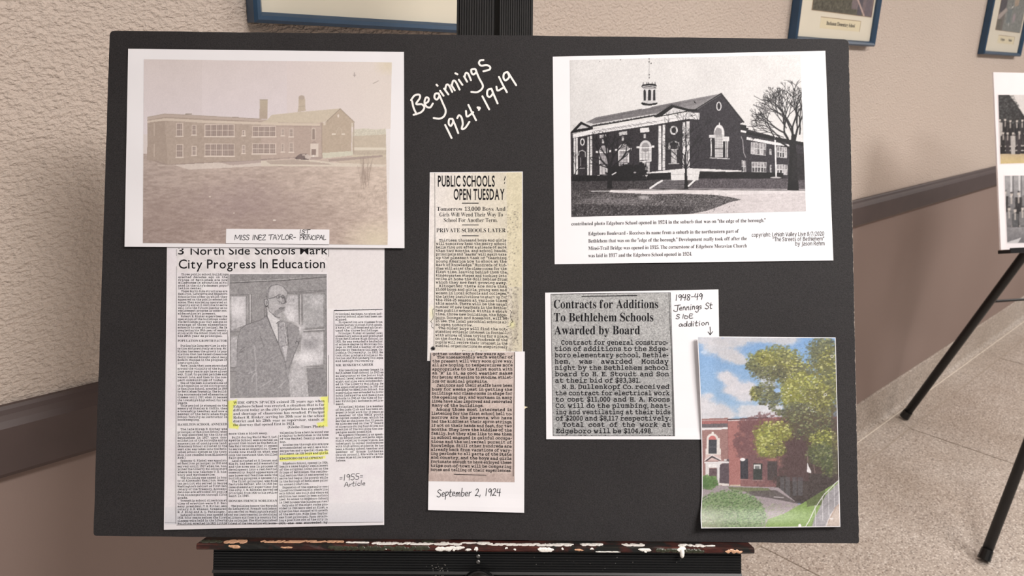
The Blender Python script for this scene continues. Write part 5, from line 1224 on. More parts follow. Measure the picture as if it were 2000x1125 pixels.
cv.ell(1271.5, 123.8, 1, 1.6, (40, 36, 40)); cv.ell(1171.5, 120, .9, .9, (120, 116, 120)); cv.ell(1212, 116.8, 1, .9, (90, 86, 90)); cv.poly(A2([(125, 600), (150, 625), (155, 640), (128, 630)]), DK)
cv.line([(1513.5, 266), (1516, 346)], 2.6, (238, 236, 238)); cv.ell(1515, 347, 11, 1.6, (200, 196, 198)); cv.line([(1504, 348.5), (1527, 348.5)], .8, (30, 28, 30))
# bare trees
gt = np.random.default_rng(17)
def tree(x, y, ang, L, w, d, lim, c=DK, spread=32, shrink=.76):
    if d == 0 or L < 1.5: return
    n = 3; pts = [(x, y)]; a = ang
    for _ in range(n): a += gt.uniform(-9, 9); x += math.cos(math.radians(a)) * L / n; y -= math.sin(math.radians(a)) * L / n; pts.append((x, y))
    if not lim(x, y): return
    cv.line(pts, w, c, .95)
    for sgn in ((-1, 1) if gt.random() < .82 else (-1, 0, 1)):
        tree(x, y, a + sgn * gt.uniform(spread * .4, spread), L * gt.uniform(shrink - .12, shrink + .1), max(.55, w * .66), d - 1, lim, c, spread, shrink)
cv.poly([(1336.5, 369), (1337.5, 328), (1341.5, 328), (1343.5, 369)], DK)
for a0, L, w in ((92, 26, 2.6), (118, 24, 2.0), (66, 24, 2.0), (140, 22, 1.5), (42, 24, 1.6), (104, 34, 1.4), (78, 34, 1.4)): tree(1339.3, 331, a0, L, w, 6, lambda x, y: 1296 < x < 1392 and y > 214, (24, 22, 26), 30)
cv.poly([(1186, 368), (1187, 322), (1194, 322), (1196, 368)], (24, 22, 25))
for a0, L, w in ((95, 22, 4.0), (125, 24, 3.4), (62, 24, 3.6), (40, 26, 2.6), (150, 22, 2.2), (80, 28, 2.4)): tree(1190.5, 330, a0, L, w, 5, lambda x, y: 1150 < x < 1238 and y > 256, (24, 22, 26), 28)
tree(1121, 350, 70, 16, 1.6, 5, lambda x, y: 1116 < x < 1150, DK); tree(1121, 350, 110, 16, 1.6, 4, lambda x, y: 1116 < x < 1150, DK)
cv.poly([(1538, 372), (1542, 300), (1546, 262), (1552, 262), (1556, 300), (1560, 372)], (20, 18, 20)); cv.poly([(1548, 300), (1575, 300), (1576, 352), (1546, 352)], (34, 31, 34), .75, tex=10)
lim = lambda x, y: 1464 < x < 1571 and y > 156
for x0, y0, a0, L, w in ((1546, 290, 112, 34, 4.4), (1549, 288, 96, 38, 4.6), (1551, 288, 78, 36, 4.0), (1544, 292, 132, 34, 3.2), (1556, 292, 66, 30, 3.6), (1548, 262, 122, 30, 2.8), (1533, 262, 105, 28, 2.6), (1540, 280, 150, 26, 2.2), (1536, 250, 128, 26, 1.8), (1556, 240, 92, 30, 3.0), (1562, 262, 84, 32, 3.0), (1530, 240, 98, 24, 2.0), (1530, 268, 165, 24, 1.4)): tree(x0, y0, a0, L, w, 6, lim, (22, 20, 23), 27, .72)
for pts in ([(826, 855), (920, 820), (1080, 860)], [(780, 920), (940, 910), (1090, 915)], [(860, 545), (960, 600), (1050, 640)], [(850, 655), (950, 690), (1060, 770)], [(950, 945), (1060, 935), (1120, 930)]): cv.line(A2(pts), 1.1, (44, 40, 44), .85)
cv.line([(1568, 225), (1572, 290), (1575, 350)], 3.2, (30, 28, 30), .9); cv.grain(9, 1.0); cv.grain(4, 2.4)
pq = [(1113, 117.6), (1563.2, 106.8), (1574.2, 412.4), (1116, 423.7)]
raster('printed_photo', p2, cv, pq, posw(wR, .00016), 1.0, gain=.84)
k = Ink()
k.text('contributed photo Edgeboro School opened in 1924 in the suburb that was on "the edge of the borough."', 1116, 1495.5, 440.5, 10.2, 'serifl', -.0185, just=False); k.build('caption_text', p2, posw(wR, .0002), M['ink_soft']); k = Ink()
for txt, x1, y in (('Edgeboro Boulevard - Receives its name from a suburb in the northeastern part of', 1443, 459.6), ('Bethlehem that was on the "edge of the borough." Development really took off after the', 1459, 474), ('Minsi-Trail Bridge was opened in 1915. The cornerstone of Edgeboro Moravian Church', 1459, 488.3), ('was laid in 1917 and the Edgeboro School opened in 1924.', 1352, 502.6)): k.text(txt, 1149, x1, y, 10.2, 'serifl', -.0165, just=False)
k.build('paragraph_text', p2, posw(wR, .0002), M['ink_soft']); k = Ink()
k.text('copyright: Lehigh Valley Live 8/7/2020', 1468, 1610, 462.6, 10.8, 'helv', -.02, just=False); k.text('"The Streets of Bethlehem"', 1509, 1610, 471.2, 10.8, 'helv', -.015, just=False); k.text('by Jason Rehm', 1553, 1611, 479.6, 10.8, 'helv', -.01, just=False)
k.build('copyright_text', p2, posw(wR, .0002), M['ink_soft'])

# ---- centre clipping, upper strip
QU = [(839.5, 336.5), (1021, 335), (1021.5, 702), (834.5, 705)]
def wU(xy): x, y = xy[:, 0], xy[:, 1]; return .0004 + .0006 * ramp01((360 - y) / 25) * np.sin(x / 30.0) ** 2 + .0005 * ramp01((x - 1000) / 20)
c1p = sheet('news_clipping', QU, wU, M['paper'], n=36); tag(c1p, 'upper strip of the narrow centre clipping, headed by tall capitals', 'newspaper clipping')
cv = Canvas(832, 332, 1026, 710, (226, 221, 214)); 
cv.grad([(832, 332), (1026, 332), (1026, 710), (832, 710)], (236, 230, 228), (206, 198, 176), 0, .95, tex=5, cell=30); cv.poly([(848, 470), (1000, 470), (1000, 710), (848, 710)], (214, 206, 194), .55, tex=8, cell=14)
cv.poly([(989, 336), (1026, 336), (1026, 560), (992, 560)], (216, 207, 178), .7, tex=8, cell=8)
gs = np.random.default_rng(31)
for i in range(1500):
    x, y = gs.uniform(988, 1012), gs.uniform(395, 690); p = .25 + .75 * (y > 560) + .5 * (abs(y - 430) < 16)
    if gs.random() < p * .55: cv.ell(x, y, gs.uniform(.4, 1.3), gs.uniform(.4, 1.5), (96, 88, 82), gs.uniform(.25, .65))
for q in ([(1006, 575), (1010, 600), (1008, 650), (995, 684), (990, 690)], [(1000, 590), (1004, 610), (1000, 640), (993, 660)]): cv.line(q, 7, (150, 142, 132), .22)
cv.ell(846, 681, 4, 3.4, (24, 22, 24), 1, .2, .9, 2); cv.ell(843, 612, 4, 11, (238, 236, 190), .6, .8); cv.ell(1000, 634, 5, 6, (240, 238, 170), .6, .8); cv.grain(9, 1.0); cv.grain(5, 2.4)
raster('photocopy_tone', c1p, cv, inner(QU, 1.3), posw(wU, .00014), 1.35)
k = Ink()
k.text('PUBLIC SCHOOLS', 854.5, 967, 364, 30, 'cond', 0, just=False); k.text('OPEN TUESDAY', 885.5, 986, 389.8, 30, 'cond', 0, just=False); k.build('headline_text', c1p, posw(wU, .0002), M['ink']); k = Ink()
k.rule(902.6, 396.9, 934.3, 396.9, 1.5); k.rule(902.6, 439.4, 934.3, 439.4, 1.5); k.rule(902.6, 460.3, 934.3, 460.5, 1.5); k.rule(849, 338, 849.5, 454, .7); k.rule(849.5, 454, 847.5, 684, .8); k.rule(987, 345, 985, 352, 1.4); k.rule(986, 356, 985, 359, 1.2)
k.text('Tomorrow 13,000 Boys And', 853, 987.5, 411.8, 11.4, 'serif'); k.text('Girls Will Wend Their Way To', 858, 982.5, 422.8, 11.2, 'serif'); k.text('School For Another Term.', 866.5, 972, 433.6, 11.2, 'serif'); k.text('PRIVATE SCHOOLS LATER', 852, 988, 453.6, 11.4, 'serif')
U1 = '''_Thirteen thousand boys and girls
will tomorrow hear the merry school
bells ring out after a silence of more
than two months, and school heads,
principals and "marms" will again take
up the pleasant task of "teaching
young America how to shoot at the
mark of knowledge." Hundreds of kid-
dies will enter the class-rooms for the
first time, leaving behind them the
kindergarten stages and tucking into
cribs at home the doll babies from
which they are fast growing away.|
_Altogether there are more than
15,000 boys and girls, young men and
women in local schools and colleges,
the latter institutions to start up for
the 1924-25 season at various times
this month. There will be the usual
number of new teachers in the Bethle-
hem public schools. Within a short
time, three new buildings, the Edge-
boro, Donegan and Rosemont, will be
in use. The local parochial schools al-
so open tomorrow.|
_The older boys will find the out-
standing athletic interest in football,
with scores of them trying for a place
on the football team. Hundreds of the
pupils will revive their interest in the
musical organizations so auspiciously'''.split('\n')
k.build('subheading_text', c1p, posw(wU, .0002), M['ink'])['kind'] = 'stuff'; k = Ink(); k.block(U1, 851.5, 989, 469.5, 675.3, 7.7, 'slabb', slope=0, sb=.022, xb0=850, xb1=991.5, jit=.3)
k.text('Contr', 902, 928, 689, 7.5, 'serifb', clip=(680, 686.2)); k.text('tee', 938, 952, 689, 7.5, 'serifb', clip=(680, 686.2)); k.build('clipping_text', c1p, posw(wU, .0002), M['ink'])
kp = Ink()
for q in ([(848, 603), (845, 606), (846, 620), (843, 626), (841, 628), (844, 631), (843, 638), (847, 641)], [(996, 606), (999, 610), (997, 618), (1000, 626), (1002, 628), (998, 631), (997, 636), (990, 638)]):
    kp = Ink(); kp.stroke(q, .9); kp.build('pen_bracket', c1p, posw(wU, .00022), M['pen'])
for q in ((971, 618.8, 990, 620, .7), (850.5, 623.6, 866, 624, .7)):
    kp = Ink(); kp.rule(*q); kp.build('underline', c1p, posw(wU, .00022), M['pen'])
# ---- centre clipping, lower strip
QL = [(840.8, 687.5), (1025, 686.5), (1023.8, 1001.6), (836, 996.2)]
def wD(xy): x, y = xy[:, 0], xy[:, 1]; return .0010 + .0012 * ramp01((y - 965) / 35) + .0004 * np.sin(x / 40.0) ** 2
c2p = sheet('news_clipping', QL, wD, M['paper'], n=36); tag(c2p, 'lower strip of the narrow centre clipping, brownish print with a pen-written date below', 'newspaper clipping')
cv = Canvas(832, 682, 1012, 946, (194, 178, 172)); cv.grad([(832, 682), (1012, 682), (1012, 946), (832, 946)], (202, 188, 182), (184, 166, 160), 1, .9, tex=9, cell=24); cv.poly([(844, 695), (1000, 695), (1000, 925), (844, 925)], (204, 190, 182), .4, tex=10, cell=12); cv.grain(10, 1.0); cv.grain(6, 2.6)
raster('photocopy_tone', c2p, cv, [(841.4, 688.2), (1006.3, 687.6), (1005, 941.7), (837, 940)], posw(wD, .00014), 1.35)
k = Ink(); U2 = '''gotten under way a few years ago.|
_The unseasonably warm weather of
the present will very soon give way,
all are hoping, to temperatures more
appropriate to the first month with
an "R" in it, as cool weather makes
for better attention to studies, athlet-
ics or musical pursuits.|
_Janitors and their staffs have been
busy for weeks past in getting the
buildings and class-rooms in shape for
the opening day, and workmen in many
lines have also improved and renovated
many of the buildings.|
_Among those most interested in
listening for the first school bell to-
morrow are the parents, who have
had the kiddies at their apron strings,
if not on their hands and feet, for two
months. They love the kiddies of the
family, but they also like to see them
in school engaged in gainful occupa-
tions and the universal pursuit of
knowledge. Still other hundreds are
already back from vacations of vary-
ing periods to all parts of the State
and country, and the boys and girls
fortunate enough to have enjoyed these
trips out-of-town will be comparing
notes and telling of their experiences.'''.split('\n')
k.text('gotten under way a few years ago.', 845, 987.5, 693.6, 8.3, 'slabb'); k.block(U2[1:], 844.5, 1001.5, 697.8, 917.5, 8.5, 'slabb', slope=0, sb=.014, xb0=841, xb1=999, jit=.3, indent=9)
k.rule(887, 926.2, 949.5, 928.2, 1.1); k.rule(841.6, 690, 837, 926, .8); k.rule(1004.8, 688, 1002.5, 930, .9); k.build('clipping_text', c2p, posw(wD, .00032), M['ink'])
kp = Ink(); pen(kp, 'September 2, 1924', 853, 970, 978, 967.5, 14, 1.25); kp.build('handwritten_date', c2p, posw(wD, .00022), M['pen'])
sc_ = MB(); tri = HB([(1022, 793), (1031, 795), (1026, 797.5), (1022, 801)], .0004); sc_.add(np.vstack([tri, tri - EN * .00025]), [(0, 1, 2, 3), (7, 6, 5, 4), (0, 4, 5, 1), (1, 5, 6, 2), (2, 6, 7, 3), (3, 7, 4, 0)])
o = fixn(sc_.build('torn_scrap', M['label_card'], None, loc=tri.mean(0))); tag(o, 'tiny torn cream paper scrap at the right edge of the lower centre clipping', 'paper scrap')

# ---- contracts clipping page
QC = [(1064.7, 571.6), (1403.2, 565.4), (1407.5, 858.5), (1066.9, 857.8)]
def wC(xy): x, y = xy[:, 0], xy[:, 1]; return .0004 + .0005 * ramp01((y - 835) / 22) + .0004 * ramp01((1090 - x) / 20)
c3 = sheet('news_clipping', QC, wC, M['paper'], n=40); tag(c3, 'white page right of centre holding a grey boldly headed clipping and pen notes', 'newspaper clipping')
cv = Canvas(1074, 569, 1320, 854, (168, 168, 168)); cv.grad([(1074, 569), (1320, 569), (1320, 854), (1074, 854)], (176, 176, 176), (164, 164, 165), 1, .9, tex=5, cell=30); cv.grain(26, 1.0); cv.grain(17, 2.0, oct=2)
for _ in range(340): x, y = random.uniform(1077, 1316), random.uniform(573, 850); cv.ell(x, y, random.uniform(.4, 1.0), random.uniform(.4, .9), (104, 104, 106), .5)
cv.poly([(1309, 571), (1310.8, 571), (1319, 852), (1314, 852)], (150, 150, 150), .5)
raster('photocopy_tone', c3, cv, [(1075.8, 574), (1309.7, 571.2), (1318, 851.6), (1080.2, 851.4)], posw(wC, .00014), 1.0, gain=.92)
k = Ink()
for t, x0, x1, y in (('Contracts for Additions', 1081, 1286, 602.3), ('To Bethlehem Schools', 1081.3, 1276.8, 627.8), ('Awarded by Board', 1082, 1250.5, 653.2)): k.text(t, x0, x1, y, 24.5, 'serifb', -.0015, just=False)
U3 = '''_Contract for general construc-
tion of additions to the Edge-
boro elementary school, Bethle-
hem, was awarded Monday
night by the Bethlehem school
board to H. E. Stoudt and Son
at their bid of $83,381.|
_N. B. Dullenkopf Co. received
the contract for electrical work
to cost $11,000 and H. A. Koons
Co. will do the plumbing, heat-
ing and ventilating at their bids
of $2000 and $8,117 respectively.
_Total cost of the work at
Edgeboro will be $104,498.|'''.split('\n')
k.build('headline_text', c3, posw(wC, .0002), M['ink']); k = Ink(); k.block(U3, 1082.5, 1305, 669.6, 842.6, 14.2, 'slabb', slope=0, xb0=1085.5, xb1=1311, indent=13, jit=.15); k.text('Gottlieb Schwartz got the bid', 1100, 1311, 858.6, 13, 'slabb', clip=(840, 851.2))
k.rule(1136.6, 578.8, 1243.6, 577.4, 1.7); k.rule(1076, 574.2, 1309.6, 571.5, .7); k.rule(1306.2, 571.6, 1311.6, 700, .9); k.rule(1311.6, 700, 1315.5, 851, .9); k.rule(1309.6, 571.5, 1318, 851, .7); k.rule(1076, 574, 1080.3, 851, .6); k.rule(1080.3, 851.2, 1318, 851.4, .7)
k.build('clipping_text', c3, posw(wC, .0002), M['ink'])
kp = Ink(); pen(kp, '1948-49', 1318, 587.5, 1372.5, 583.5, 11.5, 1.25); pen(kp, 'Jennings St', 1318, 607, 1391, 602, 11.5, 1.15); pen(kp, 'S', 1320, 622.5, 1328, 622.5, 8.5, 1.15); pen(kp, 'IDE', 1332, 622, 1354, 621, 8, 1.15); pen(kp, 'addition', 1325, 638.5, 1386, 634.5, 9.5, 1.15)
for q in ([(1387, 638.5), (1387.6, 646), (1387.2, 653.5)], [(1383, 648), (1387.3, 654)], [(1392, 647.5), (1387.3, 654)]): kp.stroke(q, 1.25, False)
kp.build('handwritten_note', c3, posw(wC, .00022), M['pen'])

# ---- colour print, lower right (its left and lower edges curl off the board)
QD = [(1362, 657), (1632, 659), (1641.3, 1029), (1370.5, 1032)]
def wK(xy):
    x, y = xy[:, 0], xy[:, 1]; l = ramp01((1400 - x) / 40)
    return .0013 + .0052 * l * (.55 + .45 * np.cos((y - 690) / 75.0)) + .0072 * ramp01((y - 985) / 48) * (.85 - .35 * ramp01((x - 1500) / 140)) + .0008 * ramp01((x - 1600) / 35)
def ed(xy, S, Tt):
    xy = xy.copy(); xy[:, 0] += (1 - S) * (3.5 * np.sin(np.pi * np.clip(Tt, 0, 1)) - 2.2 * np.exp(-((Tt - .93) / .07) ** 2)); return xy
p3 = sheet('photo_print', QD, wK, M['paper'], n=90, edge=ed); tag(p3, 'colour print of a brick school under a leafy tree, curling at lower right', 'photograph')
cv = Canvas(1356, 650, 1650, 1040, (130, 170, 214)); K1 = T_(6.25, 1350, 650); K2 = T_(6.25, 1490, 650); K3 = T_(4.69, 1350, 800); K4 = T_(4.69, 1490, 800)
cv.grad([(1356, 650), (1650, 650), (1650, 830), (1356, 830)], (116, 158, 208), (150, 182, 212), 1, 1); gk = np.random.default_rng(51)
def cloud(pts, col, sh, rr=1.0, n=60):
    p = np.array(pts, float); c = p.mean(0)
    for q in pts: cv.ell(q[0], q[1], q[2] * 1.1, q[3] * 1.15, col, .5, .5, .55, 6)
    for q in pts: cv.ell(q[0], q[1], q[2], q[3], col, .85, .22, .5, 5)
    for _ in range(n):
        q = pts[gk.integers(0, len(pts))]; x = q[0] + gk.normal(0, .5) * q[2]; y = q[1] + gk.normal(0, .5) * q[3]; cv.ell(x, y, gk.uniform(2, 8), gk.uniform(1.5, 5), sh if gk.random() < .5 else tuple(min(255, v + 12) for v in col), .22, .8, .6, 4)
cloud([(1385, 664, 26, 9), (1400, 678, 24, 14), (1425, 692, 20, 12), (1440, 700, 16, 9), (1430, 668, 28, 10), (1460, 660, 24, 7), (1448, 706, 12, 5)], (198, 198, 203), (180, 182, 188))
cloud([(1500, 661, 38, 8), (1530, 664, 22, 9), (1545, 660, 10, 8)], (190, 194, 202), (176, 182, 192)); cloud([(1416, 735, 13, 9), (1428, 745, 14, 11), (1440, 760, 18, 13), (1455, 772, 18, 12), (1424, 762, 10, 6), (1462, 757, 14, 10)], (212, 210, 216), (190, 192, 200))
cloud([(1384, 773, 8, 4)], (206, 208, 216), (196, 200, 210), n=10); cloud([(1372, 785, 12, 12), (1385, 798, 22, 14), (1408, 803, 20, 12), (1380, 812, 26, 12), (1420, 812, 12, 8)], (208, 207, 212), (184, 186, 194), n=80)
cloud([(1465, 800, 24, 9), (1490, 806, 26, 10), (1500, 796, 18, 8)], (206, 208, 214), (188, 192, 200)); cloud([(1490, 810, 60, 6)], (204, 206, 212), (196, 198, 206)); cloud([(1375, 688, 5, 2.5)], (176, 196, 220), (176, 196, 220), n=4); cloud([(1500, 740, 14, 20)], (196, 204, 218), (190, 200, 214), n=20)
# walls
cv.poly([(1364, 818), (1422, 816), (1422, 952), (1364, 952)], (148, 112, 108), tex=10, cell=1.3); cv.poly([(1421, 818), (1520, 815), (1650, 813), (1650, 955), (1424, 952)], (158, 106, 102), tex=11, cell=1.3)
for y in np.arange(838, 950, 2.6): cv.line([(1366, y), (1421, y - .4)], .6, (176, 146, 140), .25)
for y in np.arange(826, 948, 3.0): cv.line([(1423, y), (1500, y - .3)], .6, (182, 138, 132), .28)
cv.poly(K3([(75, 103), (333, 98), (333, 128), (75, 132)]), (156, 100, 98), tex=8, cell=1.5); cv.poly(K3([(75, 133), (333, 126), (333, 160), (75, 168)]), (98, 92, 96), tex=6); cv.poly(K3([(75, 168), (336, 162), (336, 180), (75, 188)]), (226, 224, 226)); cv.line(K3([(75, 100), (333, 96)]), 1, (206, 196, 196), .8)
cv.line(K3([(333, 92), (600, 78), (703, 74)]), 2.0, (56, 54, 60)); cv.line(K3([(340, 101), (605, 94)]), 1.7, (220, 216, 218)); cv.line([(1421.5, 820), (1422.5, 950)], 1.2, (118, 78, 78), .7)
cv.rect(1380, 856, 1406, 886, (222, 216, 212)); cv.ell(1391.5, 858, 11.5, 11.5, (222, 216, 212)); cv.ell(1391.5, 859, 7.6, 8, (190, 108, 106)); cv.rect(1384, 859, 1400, 886, (58, 60, 66), tex=6); cv.line([(1384, 873), (1400, 873)], .9, (110, 110, 116)); cv.rect(1390, 843.5, 1394, 849, (230, 226, 222)); cv.line([(1379, 887), (1407, 887)], 2.0, (226, 220, 216)); cv.rect(1378, 876, 1381.5, 887, (222, 214, 210)); cv.rect(1403, 876, 1408, 887, (222, 214, 210))
cv.poly(K3([(130, 412), (270, 412), (275, 470), (125, 470)]), (206, 182, 178)); cv.poly(K3([(125, 472), (190, 422), (272, 465), (262, 470), (190, 440), (140, 474)]), (70, 64, 68)); cv.line(K3([(122, 466), (190, 416), (276, 462)]), 1.3, (230, 226, 226)); cv.poly(K3([(120, 476), (345, 474), (345, 490), (160, 492), (122, 490)]), (222, 220, 222)); cv.poly(K3([(130, 490), (278, 492), (275, 520), (262, 530), (262, 660), (245, 660), (245, 535), (165, 535), (162, 605), (132, 605)]), (214, 210, 210))
cv.poly(K3([(150, 498), (240, 498), (240, 525), (155, 525)]), (228, 226, 226), tex=20, cell=1.2); cv.poly(K3([(165, 540), (245, 540), (245, 650), (165, 620)]), (90, 74, 78), tex=12, cell=2); cv.poly(K3([(262, 505), (300, 490), (345, 492), (348, 680), (258, 672)]), (82, 72, 78), tex=7); cv.rect(1400, 905, 1405, 945, (220, 218, 220), .8); cv.poly(K3([(245, 672), (345, 680), (345, 700), (240, 692)]), (214, 208, 204)); cv.poly(K3([(300, 455), (346, 455), (346, 476), (300, 470)]), (84, 74, 78)); cv.rect(1414, 897, 1419, 900, (230, 228, 228))
shd = (108, 76, 78)
for x, y, rx, ry in ((1458, 832, 16, 14), (1476, 838, 30, 22), (1470, 862, 34, 26), (1448, 872, 14, 20), (1440, 862, 9, 8), (1500, 860, 40, 50), (1480, 905, 30, 26), (1520, 900, 60, 50), (1560, 880, 70, 60), (1466, 925, 14, 12)): cv.ell(x, y, rx, ry, shd, .8, .12, .8, 4)
cv.poly([(1450, 890), (1650, 880), (1650, 955), (1446, 952)], (104, 78, 80), .55, tex=9, cell=2)
for _ in range(60): x, y = gk.uniform(1440, 1525), gk.uniform(840, 945); cv.ell(x, y, gk.uniform(1, 3.5), gk.uniform(1, 3), gk.choice([150, 164]) * np.array([1, .68, .64]), .4, .5, .8, 2)
cv.rect(1446, 896, 1461, 935, (52, 52, 58), tex=7); cv.ell(1450.5, 897.5, 5, 3.2, (232, 230, 232)); cv.rect(1471, 905, 1489, 937, (54, 58, 56), tex=7); cv.rect(1472, 907.5, 1485.5, 916, (206, 206, 206)); cv.rect(1474.5, 910, 1483.5, 916, (110, 112, 112)); cv.rect(1499, 900, 1518, 938, (58, 58, 58), .8, tex=8); cv.line([(1470, 938), (1490, 939)], 1.4, (150, 128, 126), .8); cv.line([(1445, 936), (1460, 937)], 1.3, (150, 128, 126), .8)
cv.ell(1524, 900, 4, 8, (186, 128, 112), .6, .6, .8, 3); cv.ell(1508, 898, 10, 3, (168, 110, 98), .6, .5, .6, 3); cv.poly(K3([(355, 690), (450, 688), (450, 705), (352, 708)]), (196, 180, 160))
# dark undergrowth and trunk
for x, y, rx, ry in ((1580, 860, 60, 60), (1600, 930, 60, 50), (1560, 940, 50, 45), (1640, 900, 40, 90)): cv.ell(x, y, rx, ry, (70, 58, 56), .85, .2, .7, 6)
cv.poly([(1518, 930), (1600, 925), (1645, 925), (1645, 950), (1600, 985), (1560, 983), (1514, 972)], (62, 56, 54), .9, tex=12, cell=3); cv.poly([(1540, 850), (1578, 840), (1580, 940), (1536, 940)], (76, 60, 60), .8, tex=9, cell=(8, 1.4))
for x0, x1 in ((1524, 1532), (1534, 1543), (1548, 1556), (1558, 1568)): cv.rect(x0, 932, x1, 968, (88, 88, 92), .6, tex=14)
cv.poly([(1577, 904), (1580, 912), (1584, 920), (1584, 924), (1576, 922)], (226, 224, 226)); cv.line([(1577, 884), (1578, 903)], 1.1, (176, 150, 146), .8); cv.line([(1589, 906), (1592, 924)], 1.0, (160, 136, 130), .7)
# foliage: clumps of many small leaves
def clump(x, y, rx, ry, n, pal, base, a=.9, soft=.25):
    cv.ell(x, y, rx * .92, ry * .92, base, a, soft, .9, 4)
    for _ in range(n):
        t = gk.uniform(0, 2 * math.pi); r = math.sqrt(gk.random()) * gk.uniform(.85, 1.14); px_, py_ = x + math.cos(t) * rx * r, y + math.sin(t) * ry * r
        c = np.array(pal[gk.integers(0, len(pal))], float) * (1.08 - .2 * (py_ - y) / ry * .6); s_ = gk.uniform(.7, 2.1); cv.ell(px_, py_, s_ * gk.uniform(.9, 1.8), s_ * gk.uniform(.6, 1.1), c, gk.uniform(.6, .95))
P1 = [(122, 126, 62), (100, 102, 54), (148, 150, 84), (88, 88, 54), (70, 72, 52), (170, 170, 116)]; P2 = [(88, 92, 66), (72, 76, 60), (104, 108, 72), (60, 62, 54), (128, 134, 96)]; P3 = [(146, 150, 74), (124, 130, 62), (104, 108, 58), (178, 180, 116), (84, 88, 54)]
for a in ((1608, 690, 32, 34, 330, P2, (92, 94, 66)), (1618, 740, 26, 60, 420, P1, (98, 98, 62)), (1520, 702, 44, 26, 420, P1, (112, 112, 62)), (1487, 706, 26, 20, 220, P1, (116, 116, 64)), (1470, 714, 14, 10, 90, P2, (104, 106, 70)), (1548, 728, 48, 26, 360, P1, (98, 96, 66)), (1500, 728, 34, 14, 220, P2, (92, 90, 68))):
    clump(*a)
for a in ((1478, 768, 13, 15, 120, P1, (104, 106, 66), .9), (1496, 764, 20, 18, 210, P2, (88, 88, 72), .65), (1512, 776, 16, 18, 170, P2, (88, 88, 74), .7), (1490, 786, 9, 6, 40, P2, (84, 84, 70), .6), (1512, 796, 10, 7, 40, P2, (80, 82, 72), .5), (1522, 805, 8, 6, 30, P2, (84, 86, 70), .6)): clump(*a)
for a in ((1570, 762, 40, 34, 480, P3, (124, 124, 66)), (1545, 772, 22, 24, 200, P3, (128, 128, 66)), (1600, 790, 34, 40, 360, P1, (96, 94, 60)), (1556, 805, 34, 20, 240, P2, (86, 84, 64)), (1580, 828, 50, 30, 330, P2, (80, 74, 60))): clump(*a)
for a in ((1510, 845, 36, 22, 330, P3, (116, 116, 62)), (1496, 868, 22, 24, 250, P3, (126, 128, 66)), (1514, 878, 20, 16, 140, P1, (104, 104, 60)), (1490, 884, 10, 8, 50, P3, (116, 118, 64)), (1612, 862, 32, 24, 260, P3, (92, 96, 56)), (1602, 886, 26, 22, 190, P2, (76, 84, 56)), (1622, 905, 20, 26, 150, P2, (72, 82, 54))): clump(*a)
cv.poly([(1622, 790), (1640, 790), (1640, 960), (1628, 940)], (76, 66, 62), .45)
for _ in range(90):
    x, y = gk.uniform(1482, 1600), gk.uniform(716, 810); cv.ell(x, y, gk.uniform(.5, 1.6), gk.uniform(.5, 1.2), (216, 218, 226), gk.uniform(.4, .9))
cv.ell(1518, 763, 6.5, 4, (146, 180, 226), .95, .2, .7, 3); cv.ell(1521, 796, 8, 4, (214, 218, 228), .8, .3, .9, 3)
for x, y in ((1612, 771), (1625, 696)): cv.ring(x, y, 2.6, 2.2, 1.1, (206, 206, 200), .8)
# ground
cv.poly([(1364, 950), (1400, 948), (1430, 949), (1520, 952), (1560, 985), (1578, 982), (1540, 1015), (1500, 1035), (1364, 1035)], (152, 142, 146), tex=7, cell=2); cv.poly([(1422, 951), (1500, 953), (1520, 970), (1470, 962), (1425, 956)], (106, 112, 84), tex=10, cell=2); cv.poly([(1455, 960), (1515, 957), (1560, 984), (1500, 972), (1470, 968)], (84, 78, 78), .9, tex=7); cv.line([(1512, 970.5), (1530, 972)], 1.6, (206, 202, 204), .8)
cv.poly([(1566, 984), (1645, 935), (1645, 1035), (1492, 1035), (1500, 1014), (1530, 1004)], (122, 150, 84), tex=13, cell=(2, 5)); cv.poly([(1575, 978), (1612, 955), (1612, 985), (1576, 990)], (78, 86, 58), .8, tex=10)
for _ in range(260): x, y = gk.uniform(1500, 1600), gk.uniform(985, 1032); cv.line([(x, y), (x + gk.uniform(2, 6), y - gk.uniform(.5, 3))], .8, (148, 178, 104) if gk.random() < .6 else (98, 124, 70), .4)
clump(1382, 942, 20, 13, 260, [(84, 116, 66), (66, 94, 54), (104, 136, 82)], (76, 104, 60), 1, .1); cv.poly([(1364, 930), (1382, 930), (1400, 936), (1400, 948), (1370, 956), (1364, 956)], (72, 100, 58), .5)
cv.ell(1424, 1010, 72, 52, (122, 140, 104), 1, .06, .3, 4); cv.rect(1360, 985, 1440, 1036, (128, 142, 112))
for _ in range(2600):
    t = gk.uniform(0, 2 * math.pi); r = math.sqrt(gk.random()); x = 1424 + math.cos(t) * 73 * r; y = 1010 + math.sin(t) * 53 * r; f = ramp01((y - 975) / 50); w_ = ramp01((1440 - x) / 60)
    c = np.array([[104, 138, 84], [84, 112, 70], [138, 168, 116], [66, 86, 58]][gk.integers(0, 4)], float) * (1 - f * .75 * w_) + np.array([[176, 164, 152], [206, 200, 192], [148, 138, 126], [150, 160, 134]][gk.integers(0, 4)], float) * f * .75 * w_; cv.ell(x, y, gk.uniform(.7, 1.9), gk.uniform(.5, 1.2), c, .85)
cv.poly([(1584, 1034), (1592, 1010), (1612, 968), (1645, 935), (1645, 985), (1620, 1034)], (150, 148, 152), tex=14, cell=1.4); cv.poly([(1608, 1035), (1622, 1008), (1645, 975), (1645, 1035)], (186, 172, 162), tex=10, cell=2); cv.line([(1612, 1030), (1622, 1006), (1634, 990), (1644, 978)], 2.6, (208, 204, 206), .8); cv.line([(1618, 1020), (1632, 992), (1642, 982)], 3, (170, 146, 130), .7)
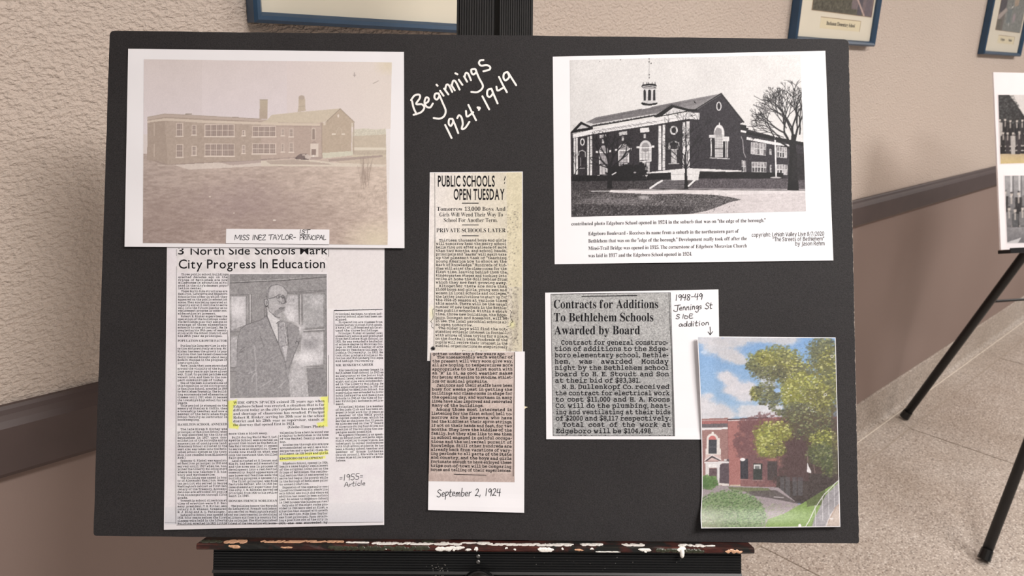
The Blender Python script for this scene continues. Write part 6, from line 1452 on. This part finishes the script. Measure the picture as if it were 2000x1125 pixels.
cv.line([(1570, 1034), (1580, 1018), (1592, 992), (1610, 965), (1619, 957), (1630, 945), (1645, 932)], 1.5, (226, 224, 228), .9)
for x, y0, y1 in ((1592, 987, 1030), (1606, 970, 1016), (1618, 956, 1006), (1629, 946, 990), (1637, 940, 984)): cv.line([(x, y0), (x + 1, y1)], 1.4, (206, 204, 208), .8)
for i in range(22): cv.line([(1582 + i * 3, 1030 - i * 3.6), (1590 + i * 3, 1010 - i * 3.2)], .6, (110, 108, 112), .5)
cv.ell(1562, 1028, 3, 5, (228, 226, 226)); cv.ell(1624, 1013, 4, 2, (214, 208, 204))
cv.a = cv.a * .86 + np.array([172, 164, 168]) * .14; cv.grain(7, 1.0); cv.grain(4, 2.2)  # glare on the print blended into its colours as a pale haze
def smp(S, Tt):
    q = np.asarray([(1363.2, 658.6), (1630.6, 660.4), (1639.8, 1027.4), (1372, 1030.2)], float); xy = lerp_quad(q, S, Tt); return xy
def poscurl(xy):                       # the print follows the curled left edge
    return HB(xy, wK(xy) + .00016)
qd = np.asarray([(1363.6, 658.4), (1631.0, 660.4), (1640.2, 1027.8), (1372, 1030.4)])
class _E: pass
_ed_pos = lambda xy: poscurl(xy)
def raster_edge():
    Wd, Hd = 268, 372; nx, ny = int(Wd / 1.02), int(Hd / 1.02); S, Tt = np.meshgrid(np.linspace(0, 1, nx), np.linspace(0, 1, ny)); S, Tt = S.ravel(), Tt.ravel(); xy = ed(lerp_quad(qd, S, Tt), S, Tt)
    idx = np.arange(nx * ny).reshape(ny, nx); Fq = np.stack([idx[1:, :-1].ravel(), idx[1:, 1:].ravel(), idx[:-1, 1:].ravel(), idx[:-1, :-1].ravel()], 1)
    o = mesh('printed_photo', poscurl(xy), Fq, M['gloss'], p3); c = lin(np.clip(cv.get(xy), 0, 255)) * .97; col = np.ones((len(c), 4), np.float32); col[:, :3] = c
    at = o.data.attributes.new('ink', 'FLOAT_COLOR', 'POINT'); at.data.foreach_set('color', col.ravel()); o.data.polygons.foreach_set('use_smooth', [True] * len(o.data.polygons))
raster_edge()
finish()
